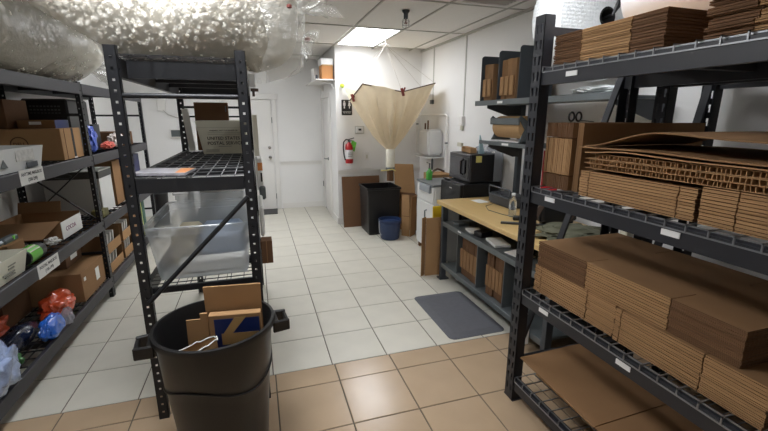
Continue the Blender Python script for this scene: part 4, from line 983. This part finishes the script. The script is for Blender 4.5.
MB().obox((ex+.04, ey-.03, 1.36), (.075, 0, -.04), (0, .002, 0), (-.035, 0, -.14)).build('inspection_tag', M_green, t); MB().lathe([(0, -.01), (.016, -.01), (.016, .004), (0, .004)], (ex+.005, ey-.02, 1.34), 12, 'Y').build('gauge', M_steel, t)
# switch plates
t = thing('switch_plate', 'pale outlet plate on restroom wall beside the funnel sleeve', 'switch', (1.69, YP, 1.09)); MB().box(1.655, 1.725, YP-.008, YP, 1.03, 1.15).build('plate', M_trim, t, bevel=.003); MB().box(1.68, 1.70, YP-.012, YP-.008, 1.06, 1.12).build('toggle', M_cream, t)
# tennis ball on a hook
t = thing('tennis_ball', 'yellow green tennis ball on the restroom wall above the sign', 'ball', (1.285, 6.2, 2.2))
bpos = V((1.30, 6.235, 2.165)); MB().lathe([(.034*math.sin(k*PI/12)+(1e-7), -.034*math.cos(k*PI/12)) for k in range(13)], bpos, 20).build('ball_body', M_ball, t, smooth=True)
MB().tube([bpos+V((.034*math.cos(a*PI/8), -.0345*math.sin(a*PI/8)*.6, .02*math.sin(a*PI/4))) for a in range(9)], .0015, 5).build('ball_seam', M_white, t)

# canvas funnel
t = thing('canvas_funnel', 'tan canvas funnel hung by strings above the black waste bin', 'funnel', (1.84, 5.6, .9))
rim = [(1.31, 5.78, 1.93), (1.42, 5.48, 2.135), (1.70, 5.38, 2.10), (1.94, 5.35, 2.035), (2.2, 5.40, 2.10), (2.455, 5.42, 2.165), (2.50, 5.75, 2.09), (2.52, 6.10, 2.17), (2.15, 6.18, 2.02), (1.8, 6.2, 2.0), (1.32, 6.21, 2.15)]
nr = 88; neck = V((1.845, 5.56, 1.245)); rows = []
def rimpt(k):
    f = k/nr*len(rim); i = int(f); fr_ = f-i; return V(rim[i % len(rim)]).lerp(V(rim[(i+1) % len(rim)]), fr_)
for i in range(27):
    s_ = i/26; row = []
    for k in range(nr):
        p = rimpt(k); an = 2*PI*k/nr+2.6
        q = neck+V((math.cos(math.atan2(p.y-neck.y, p.x-neck.x)), math.sin(math.atan2(p.y-neck.y, p.x-neck.x)), 0))*.055
        f = s_**.95
        x = p.lerp(q, f); bulge = 0
        d = V((p.x-neck.x, p.y-neck.y, 0)).normalized()
        fold = .036*math.sin(k*2*PI/nr*15+2.2*noise.noise(V((k*.15, s_*2, 0))))*math.sin(PI*min(1, s_*1.05))**.7
        row.append(x+d*(bulge+fold)+V((0, 0, -.03*math.sin(PI*s_))))
    rows.append(row)
cl = MB().grid(rows, closed_u=True).build('canvas_sheet', M_canvas, t, smooth=True)
hang = V((1.755, 5.52, CEIL-.07))
for i_, p in enumerate((rim[1], rim[5], rim[7], rim[10], rim[3], (1.31, 5.78, 1.93))):
    MB().tube([V(p)+V((0, 0, .0)), hang], .0022, 5).build('hanging_string', M_string, t)
MB().tube([hang, (1.755, 5.52, CEIL-.006)], .003, 5).tube([(1.66, 5.52, CEIL-.08), (1.75, 5.52, CEIL-.05), (1.84, 5.52, CEIL-.085)], .004, 5).build('ceiling_hook', M_white, t)
for a, b in ((rim[1], rim[3]), (rim[3], rim[5]), (rim[0], rim[1])): MB().tube([V(a)+V((0, -.004, .004)), V(b)+V((0, -.004, .004))], .008, 6).build('rim_cord', M_strap, t)
for p in (rim[3], (1.335, 5.71, 1.965)):
    p = V(p); MB().bar(p+V((-.02, -.03, .05)), p+V((.01, -.03, -.05)), .03, .03).bar(p+V((.03, -.03, .06)), p+V((-.01, -.03, -.03)), .012, .02).build('spring_clamp', M_brass, t)
MB().lathe([(.062, 1.26), (.066, 1.25), (.066, 1.02), (.06, 1.0), (.055, 1.0), (.06, 1.02), (.06, 1.25)], (neck.x, neck.y, 0), 24, closed=True).build('white_sleeve', mat('sleeve_white', (226, 222, 208), .6, vary=.08, scale=30), t, smooth=True)
MB().lathe([(.064, 1.0), (.07, .99), (.07, .965), (.064, .955)], (neck.x, neck.y, 0), 24).build('clamp_band', M_steel, t, smooth=True)
MB().tube([(neck.x-.15, neck.y-.03, .955), (neck.x-.08, neck.y-.07, .965), (neck.x+.01, neck.y-.075, .975), (neck.x+.06, neck.y-.06, .95)], .009, 6).build('yellow_strap', mat('straw_strap', (220, 206, 130), .6), t, smooth=True)
MB().lathe([(.05, .955), (.05, .80), (.045, .80), (.045, .955)], (neck.x, neck.y, 0), 20, closed=True).build('outlet_tube', M_carddk, t, smooth=True)

# wall mounted water heater and pipes on right wall
t = thing('water_heater', 'white wall mounted box heater in the corner with drip tray', 'heater', (2.4, 5.55, 1.1))
MB().box(2.37, XR-.002, 5.42, 5.80, 1.16, 1.53).build('heater_body', M_white, t, bevel=.03, seg=3); MB().box(2.34, XR-.002, 5.36, 5.86, 1.125, 1.14).build('drip_tray', M_white, t, bevel=.004)
MB().tube([(2.48, 5.5, 1.12), (2.48, 5.5, .95)], .015, 8).build('drain_pipe', M_steel, t)
MB().tube([(2.45, 5.72, 1.53), (2.45, 5.72, 1.62)], .012, 8).tube([(2.45, 5.62, 1.53), (2.45, 5.62, 1.66)], .012, 8).build('valve_stub', M_carddk, t)
t = thing('water_pipe', 'white painted pipe run around the heater on the right wall', 'pipe', (2.57, 5.6, 1.7))
MB().tube([(2.53, 6.24, 1.15), (2.53, 6.24, 1.72), (2.56, 6.2, 1.74), (2.575, 5.30, 1.74), (2.575, 5.26, 1.72), (2.575, 5.25, 1.0)], .012, 8).build('pipe_run', M_trim, t, smooth=True)
for p in ((2.53, 6.24, 1.60), (2.575, 5.25, 1.35)): MB().box(p[0]-.016, p[0]+.016, p[1]-.016, p[1]+.016, p[2]-.01, p[2]+.01).build('pipe_clip', M_steel, t)
t = thing('conduit_box', 'grey electrical box ending a conduit on the right wall', 'electrical box', (2.58, 4.86, 1.65))
MB().box(XR-.045, XR, 4.80, 4.89, 1.60, 1.72).build('box_body', M_trim, t, bevel=.004); MB().box(XR-.03, XR, 4.815, 4.875, 1.54, 1.598).build('box_lower', M_cream, t, bevel=.004)
t = thing('conduit_box', 'small grey junction box on the corner conduit behind funnel', 'electrical box', (2.58, 5.82, 1.95)); MB().box(XR-.04, XR, 5.785, 5.855, 1.90, 1.96).build('box_body', M_steel, t, bevel=.003); MB().box(XR-.042, XR-.04, 5.80, 5.84, 1.915, 1.945).build('cover', M_steel, t)
# small wall shelf with cartons above the restroom door
t = thing('wall_shelf', 'white bracketed shelf above the restroom door', 'shelf', (1.05, 6.9, 2.25))
MB().box(.92, XP-.002, 6.34, 7.6, 2.245, 2.265).build('shelf_board', M_trim, t, bevel=.003)
for y in (6.42, 7.4): MB().prism([(.96, y, 2.244), (XP-.003, y, 2.244), (XP-.003, y, 2.14), (XP-.02, y, 2.14), (XP-.06, y, 2.2)], (0, .02, 0)).build('shelf_bracket', M_trim, t)
t = thing('archive_box', 'orange brown archive box with white lid on the wall shelf', 'box', (1.05, 6.45, 2.266))
MB().box(1.02, 1.19, 6.38, 6.62, 2.2655, 2.47).build('box_body', mat('orange_carton', (198, 140, 88), .8), t, bevel=.003); MB().box(1.01, 1.20, 6.37, 6.63, 2.47, 2.56).build('box_lid', M_white, t, bevel=.004)
MB().box(1.03, 1.18, 6.366, 6.37, 2.455, 2.475).build('tape_strip', M_tape, t)
slab('ring_binder', 'grey binder lying beside the archive box on the wall shelf', (.94, 6.68, 2.266), (.07, 0, 0), (0, .3, 0), (0, 0, .19), M_trim, 'binder', bevel=.004)
slab('small_clock', 'small dark gadget at the end of the wall shelf', (.93, 6.4, 2.266), (.03, 0, 0), (0, .05, 0), (0, 0, .06), M_steeldk, 'gadget', bevel=.004)
# far wall things
t = thing('electrical_panel', 'small grey electrical box on the far wall beside the narrow rack', 'electrical box', (-1.28, YB, 1.42)); MB().box(-1.38, -1.17, YB-.06, YB-.0, 1.36, 1.50).build('box_body', M_trim, t, bevel=.006); MB().box(-1.36, -1.19, YB-.065, YB-.06, 1.375, 1.485).build('box_cover', M_steel, t, bevel=.003)
t = thing('wall_box', 'white wall box with a loose cable on the far wall', 'wall box', (-1.4, YB, 1.9)); MB().box(-1.53, -1.40, YB-.03, YB, 1.80, 2.05).build('box_body', M_trim, t, bevel=.004); MB().tube([(-1.45, YB-.03, 1.82), (-1.38, YB-.02, 1.74), (-1.25, YB-.012, 1.69), (-1.1, YB-.012, 1.68)], .006, 6).build('cable', M_string, t, smooth=True)
t = thing('wall_sensor', 'small white sensor on the far wall above the door', 'sensor', (.13, YB, 2.32)); MB().box(.09, .17, YB-.03, YB, 2.28, 2.37).build('sensor_body', M_trim, t, bevel=.008); MB().box(.11, .15, YB-.034, YB-.03, 2.3, 2.33).build('sensor_lens', M_white, t)
tag(MB().prism([(-.35, 7.33, .001), (.29, 7.33, .001), (.31, 7.73, .001), (-.35, 7.73, .001)], (0, 0, .012)).build('door_mat', M_blk, None), 'black door mat in front of the far white door', 'mat')
t = thing('paper_bin', 'black round waste bin standing by the far wall', 'bin', (-1.53, 7.1, 0)); MB().lathe([(0, .005), (.105, .005), (.125, .52), (.135, .525), (.135, .545), (.12, .545), (.10, .02), (0, .02)], (-1.53, 7.1, 0), 28).build('bin_body', M_blk, t, smooth=True); MB().lathe([(.134, .53), (.139, .53), (.139, .54), (.134, .54)], (-1.53, 7.1, 0), 28).build('bin_rim', M_steeldk, t, smooth=True)
t = thing('desk_fan', 'small dark fan on a folding stand behind the clear tubs', 'fan', (-1.05, 6.5, 0))
MB().lathe([(0, -.04), (.05, -.03), (.06, 0), (.05, .03), (0, .04)], (-1.03, 6.5, .48), 20, 'Y').build('fan_head', M_steeldk, t, smooth=True); MB().bar((-1.03, 6.5, .44), (-1.13, 6.5, .0), .025, .025).bar((-1.03, 6.5, .44), (-.94, 6.5, .0), .025, .025).build('stand', M_blk, t)
MB().tube([(-1.06, 6.52, .44), (-1.15, 6.6, .33), (-1.28, 6.8, .24), (-1.38, 6.93, .12), (-1.36, 7.2, .01)], .006, 6).build('cable', M_blk, t, smooth=True)
#@@PART4
# ================================================================== LEFT RACK CONTENTS
D3, D2, D1 = SL[2]+.0025, SL[1]+.0025, SL[0]+.0025
def carton(name, label, x0, x1, y0, y1, z0, h, m=None, cat='carton', tape=True):
    t = thing(name, label, cat, ((x0+x1)/2, (y0+y1)/2, z0)); m = m or M_card
    MB().box(x0, x1, y0, y1, z0, z0+h).build('carton_body', m, t, bevel=.003)
    return t
t = carton('carton', 'wide brown carton with a round logo and black tape on the third shelf', -1.99, -1.46, 3.83, 4.22, D3, .245, M_cardlt)
mb = MB().tube([(-1.735+.055*math.cos(a*PI/12), 3.828, 1.495+.055*math.sin(a*PI/12)) for a in range(25)], .004, 5); mb.build('logo_ring', M_carddk, t)
text_part('lettering', 'DELL', .036, M_carddk, t, (-1.735, 3.8285, 1.495), (1, 0, 0), (0, 0, 1))
MB().box(-1.46, -1.459, 4.03, 4.07, D3, D3+.245).build('tape', M_ink, t); MB().box(-1.4598, -1.458, 3.895, 3.9, D3, D3+.245).build('flap_seam', M_carddk, t); MB().box(-1.459, -1.4575, 4.02, 4.08, D3, D3+.012).build('label', M_white, t)
t = carton('carton', 'flat brown box with white label atop the round logo carton', -1.78, -1.53, 3.95, 4.2, D3+.246, .065, M_card)
MB().box(-1.70, -1.62, 3.948, 3.95, D3+.275, D3+.298).build('label', M_white, t); MB().box(-1.53, -1.527, 3.95, 4.2, D3+.246, D3+.311).build('blue_side', M_bluelab, t)
carton('carton', 'dark brown carton at the left frame edge under the top shelf', -1.99, -1.80, 3.86, 4.2, D3+.246, .22, M_carddk)
def tray(name, label, x0, x1, y0, y1, z0, h, m, fl=.04, cat='tray'):
    t = thing(name, label, cat, ((x0+x1)/2, (y0+y1)/2, z0))
    b = [(x0+fl*.4, y0+fl, z0), (x1-fl*.4, y0+fl, z0), (x1-fl*.4, y1-fl, z0), (x0+fl*.4, y1-fl, z0)]; tp = [(x0, y0, z0+h), (x1, y0, z0+h), (x1, y1, z0+h), (x0, y1, z0+h)]
    mb = MB()
    for k in range(4):
        j = (k+1) % 4; c = V(((x0+x1)/2, (y0+y1)/2, 0)); n_ = (c-(V(b[k])+V(b[j]))/2); n_.z = 0; mb.prism([b[k], b[j], tp[j], tp[k]], n_.normalized()*.005)
    mb.box(x0+fl*.4, x1-fl*.4, y0+fl, y1-fl, z0, z0+.005); mb.build('tray_wall', m, t); return t
t = tray('mailing_tray', 'white corrugated mailing tray on the third shelf above its label', -1.72, -1.435, 2.60, 3.46, D3, .145, mat('white_corrugated', (216, 217, 214), .5, vary=.03))
MB().box(-1.441, -1.4365, 3.10, 3.32, D3+.06, D3+.13).build('tray_sticker', mat('sticker', (206, 204, 198), .5, vary=.2, scale=40), t); MB().prism([(-1.4415, 2.92, D3+.035), (-1.4415, 3.0, D3+.035), (-1.4395, 2.96, D3+.085)], (.003, 0, 0)).build('recycle_mark', M_steel, t); MB().box(-1.4445, -1.441, 3.22, 3.36, D3+.01, D3+.045).build('dark_print', M_steeldk, t)
slab('mailer', 'white mailer lying in the white corrugated tray', (-1.68, 2.75, D3+.01), (.19, 0, 0), (0, .5, 0), (0, 0, .10), M_paper, 'mailer', bevel=.02)
t = thing('printer', 'black printer with vent slots on the third shelf behind post', 'printer', (-1.74, 4.62, D3))
MB().box(-1.92, -1.58, 4.38, 4.85, D3, D3+.49).build('printer_body', M_blk, t, bevel=.015)
for r_i in range(3):
    for k in range(9): MB().box(-1.86+k*.026, -1.845+k*.026, 4.376, 4.38, D3+.36+r_i*.03, D3+.372+r_i*.03).build('vent_slot', M_steel, t)
MB().box(-1.64, -1.60, 4.376, 4.38, D3+.25, D3+.265).build('badge', M_chrome, t)
tag(blob((-1.50, 4.55, D3+.13), (.045, .10, .125), 2, .35, 2.5, D3+.001).build('wipes_pack', mat('blue_white_film', (70, 98, 196), .3, vary=.3, scale=12, coat=.5), None, smooth=True), 'blue and white plastic pack beside the tape carton', 'pack')
carton('carton', 'small black box behind the blue pack on the third shelf', -1.70, -1.57, 4.88, 5.06, D3, .26, M_blk)
tag(blob((-1.50, 5.0, D3+.045), (.05, .16, .04), 4, .3, 3, D3+.001).build('red_pack', mat('red_white_film', (196, 86, 72), .4, vary=.35, scale=14), None, smooth=True), 'red and white packet lying on the third shelf far bay', 'packet')
tag(blob((-1.53, 5.38, D3+.08), (.07, .16, .075), 6, .3, 3, D3+.001).build('snack_pack', mat('pale_pack', (206, 196, 190), .5, vary=.3, scale=14), None, smooth=True), 'pale crumpled packet beyond the red packet', 'packet')
carton('carton', 'brown carton at the far end of the third shelf', -1.9, -1.5, 5.62, 5.95, D3, .16, M_carddk)
# second shelf, near bay
t = tray('mailing_tray', 'cream printed mailing tray on the second shelf at left edge', -1.72, -1.435, 2.20, 3.0, D2, .135, M_cream)
for (y, z, w_) in ((2.78, .085, .08), (2.78, .068, .06), (2.72, .045, .12), (2.74, .028, .10)): MB().box(-1.4475, -1.4385, y, y+w_, D2+z, D2+z+.008).build('print_line', MATS['grey_ink'], t)
slab('mailer', 'white bubble mailer sticking out of the cream tray', (-1.68, 2.5, D2+.01), (.2, 0, 0), (0, .36, 0), (0, 0, .10), M_paper, 'mailer', bevel=.02)
t = thing('tape_can', 'black can with a green label lying on the second shelf edge', 'can', (-1.47, 3.14, D2))
MB().lathe([(0, -.11), (.05, -.11), (.054, -.10), (.054, .09), (.05, .11), (0, .11)], (-1.49, 3.14, D2+.056), 24, 'Y').build('can_body', M_blk, t, smooth=True); MB().lathe([(.0545, -.095), (.0552, -.095), (.0552, .04), (.0545, .04)], (-1.49, 3.14, D2+.056), 24, 'Y').build('can_label', mat('bright_green', (96, 178, 56), .4), t, smooth=True)
MB().obox((-1.446, 3.05, D2+.088), (-.03, 0, .022), (0, .125, 0), (.001, 0, .002)).build('label_panel', M_cream, t)
t = thing('hand_tool', 'grey handled tool with a green button lying across the shelf', 'tool', (-1.6, 2.95, D2)); MB().bar((-1.62, 2.60, .93), (-1.56, 3.0, .94), .04, .03).bar((-1.56, 3.0, .94), (-1.53, 3.1, .955), .05, .035).build('tool_handle', M_steel, t, bevel=.008); MB().lathe([(.012, 0), (.012, .02)], (-1.535, 3.06, .955), 12, 'X').build('button', M_green, t); MB().tube([(-1.66, 2.7, .93), (-1.66, 2.9, 1.0), (-1.62, 3.05, .96)], .018, 8).build('tool_grip', M_blk, t, smooth=True)
carton('carton', 'small brown carton with dark print behind the green can', -1.78, -1.60, 3.13, 3.33, D2, .12, M_card)
t = thing('open_carton', 'open brown carton with a white lettered side on second shelf', 'carton', (-1.7, 3.8, D2))
MB().box(-1.92, -1.505, 3.66, 3.665, D2, D2+.15).box(-1.92, -1.505, 4.03, 4.035, D2, D2+.16).box(-1.92, -1.915, 3.66, 4.035, D2, D2+.16).box(-1.92, -1.5, 3.66, 4.035, D2, D2+.004).build('carton_wall', M_card, t)
MB().box(-1.505, -1.50, 3.66, 4.035, D2, D2+.14).build('white_side', M_paper, t); MB().obox((-1.92, 3.66, D2+.15), (.415, 0, 0), (0, -.30, -.06), (0, .001, .004)).build('open_flap', M_card, t); MB().obox((-1.92, 3.99, D2+.162), (.3, 0, 0), (0, .03, .09), (0, .004, 0)).build('open_flap', M_card, t)
text_part('lettering', 'COCOA', .05, mat('plum_ink', (120, 50, 90), .6), t, (-1.4995, 3.82, D2+.07), (0, 1, 0), (0, 0, 1))
tag(blob((-1.53, 3.55, D2+.028), (.05, .05, .026), 8, .5, 3, D2+.001).build('tissue', M_paper, None, smooth=True), 'crumpled white tissue beside the open carton', 'tissue')
# bottom shelf, near bay
t = carton('carton', 'large brown carton with white labels on the bottom shelf by post', -1.99, -1.45, 3.70, 4.20, D1, .25, M_card)
MB().box(-1.45, -1.448, 3.99, 4.07, D1+.08, D1+.19).build('label', M_paper, t); MB().box(-1.45, -1.448, 3.74, 3.78, D1+.17, D1+.20).build('label', M_paper, t)
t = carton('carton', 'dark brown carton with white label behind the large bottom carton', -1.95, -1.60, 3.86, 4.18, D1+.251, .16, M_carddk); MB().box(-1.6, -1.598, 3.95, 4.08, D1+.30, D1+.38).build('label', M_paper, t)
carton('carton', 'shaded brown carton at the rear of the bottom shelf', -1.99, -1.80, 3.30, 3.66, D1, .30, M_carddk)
def bagblob(name, label, c, r, seed, m, amp=.3):
    return tag(blob(c, r, seed, amp, 2.0, D1+.001, 4).build(name, m, None, smooth=True), label, 'bag', 'plastic bags on the bottom shelf')
bagblob('plastic_bag', 'crumpled orange plastic bag on the bottom shelf by carton', (-1.56, 3.47, D1+.09), (.11, .17, .11), 1, M_orangebag, .35)
bagblob('plastic_bag', 'flat orange plastic bag lying behind the dark blue package', (-1.80, 3.10, D1+.09), (.10, .17, .10), 12, M_orangebag, .3)
bagblob('plastic_bag', 'bright blue glossy package at the bottom shelf front edge', (-1.452, 3.12, D1+.08), (.06, .135, .085), 5, M_bluebag, .2)
bagblob('plastic_bag', 'clear wrapped end of package beyond the blue package', (-1.43, 3.318, D1+.065), (.04, .04, .07), 15, M_filmclr, .25)
bagblob('plastic_bag', 'dark blue wrapped package beside the bright blue one', (-1.60, 3.02, D1+.075), (.075, .19, .08), 7, M_darkfilm, .15)
bagblob('plastic_bag', 'red plastic bag at the left edge of the bottom shelf', (-1.72, 2.66, D1+.13), (.09, .14, .14), 9, M_redbag, .4)
bagblob('plastic_bag', 'green translucent bag between the red bag and bottles', (-1.52, 2.765, D1+.05), (.05, .05, .06), 3, M_greenfilm, .3)
bagblob('plastic_bag', 'clear and blue bag of bottles in the lower left corner', (-1.46, 2.51, D1+.13), (.075, .17, .15), 14, mat('blueclear_film', (150, 166, 200), .15, vary=.5, scale=14, bump=.8, bscale=18, coat=.8), .35)
# far bay, second shelf
t = thing('file_box', 'large white file box with a dark lid in the far bay', 'box', (-1.74, 4.8, D2))
MB().box(-1.98, -1.51, 4.62, 4.98, D2, D2+.35).build('box_body', mat('filebox_white', (206, 206, 202), .7), t, bevel=.003); MB().box(-1.985, -1.505, 4.61, 4.99, D2+.35, D2+.42).build('box_lid', mat('filebox_lid', (72, 72, 70), .7), t, bevel=.003); MB().box(-1.985, -1.505, 4.612, 4.99, D2+.4205, D2+.43).build('lid_paper', M_paper, t)
MB().tube([(-1.80+.07*math.cos(a*PI/10), 4.608, D2+.385+.022*math.sin(a*PI/10)) for a in range(21)], .003, 5).build('oval_logo', M_steel, t)
carton('carton', 'tall brown carton beside the white file box', -1.9, -1.5, 5.03, 5.28, D2, .48, M_card)
carton('carton', 'dark brown carton farther along the second shelf', -1.9, -1.5, 5.32, 5.66, D2, .36, M_carddk)
carton('blue_box', 'dark blue box at the far end of the second shelf', -1.9, -1.5, 5.74, 6.10, D2, .48, mat('navy_card', (48, 52, 92), .5, vary=.3, scale=10), 'box')
carton('tape_pack', 'black and yellow pack on second shelf beside the post', -1.55, -1.45, 4.40, 4.56, D2, .07, mat('black_yellow', (92, 88, 40), .5, vary=.6, scale=22), 'pack')
# far bay, bottom: open fronted carton bins with paper
def openbin(label, y0, y1, z0, h):
    x0, x1 = -1.88, -1.45; t = thing('carton_bin', label, 'carton', ((x0+x1)/2, (y0+y1)/2, z0), 'open carton bins')
    MB().box(x0, x1, y0, y0+.006, z0, z0+h).box(x0, x1, y1-.006, y1, z0, z0+h).box(x0, x0+.006, y0, y1, z0, z0+h).box(x0, x1, y0, y1, z0, z0+.005).build('bin_wall', M_card, t)
    MB().box(x1-.006, x1, y0, y1, z0, z0+h*.5).build('low_front', M_cardlt, t)
    for k in range(4): tag(MB().obox((x1-.30, y0+.03+k*(y1-y0-.08)/4, z0+.006), (.27, 0, 0), (0, .022, 0), (0, .03, h*.86)).build('paper_bundle', M_paper, t), None, None)
openbin('lower open carton bin of papers next to the post', 4.33, 4.78, D1, .19); openbin('lower open carton bin of papers farther along', 4.84, 5.24, D1, .19)
MB_ = None
openbin('upper open carton bin stacked next to the post', 4.34, 4.77, D1+.191, .20); openbin('upper open carton bin stacked farther along', 4.85, 5.23, D1+.191, .20)
carton('carton', 'brown carton at the far end of the bottom shelf', -1.9, -1.46, 5.32, 5.62, D1, .36, M_card)
tag(MB().lathe([(0, 0), (.03, 0), (.03, .50), (0, .50)], (-1.5, 5.78, D1), 14).build('wrapping_tube', mat('yellowgreen', (176, 186, 110), .5), None, smooth=True), 'pale green tube standing at the far bottom shelf', 'tube')
tag(MB().lathe([(0, 0), (.03, 0), (.03, .45), (0, .45)], (-1.5, 5.92, D1), 14).build('wrapping_tube', mat('teal_tube', (90, 120, 110), .5), None, smooth=True), 'dull teal tube standing beside the pale green tube', 'tube')
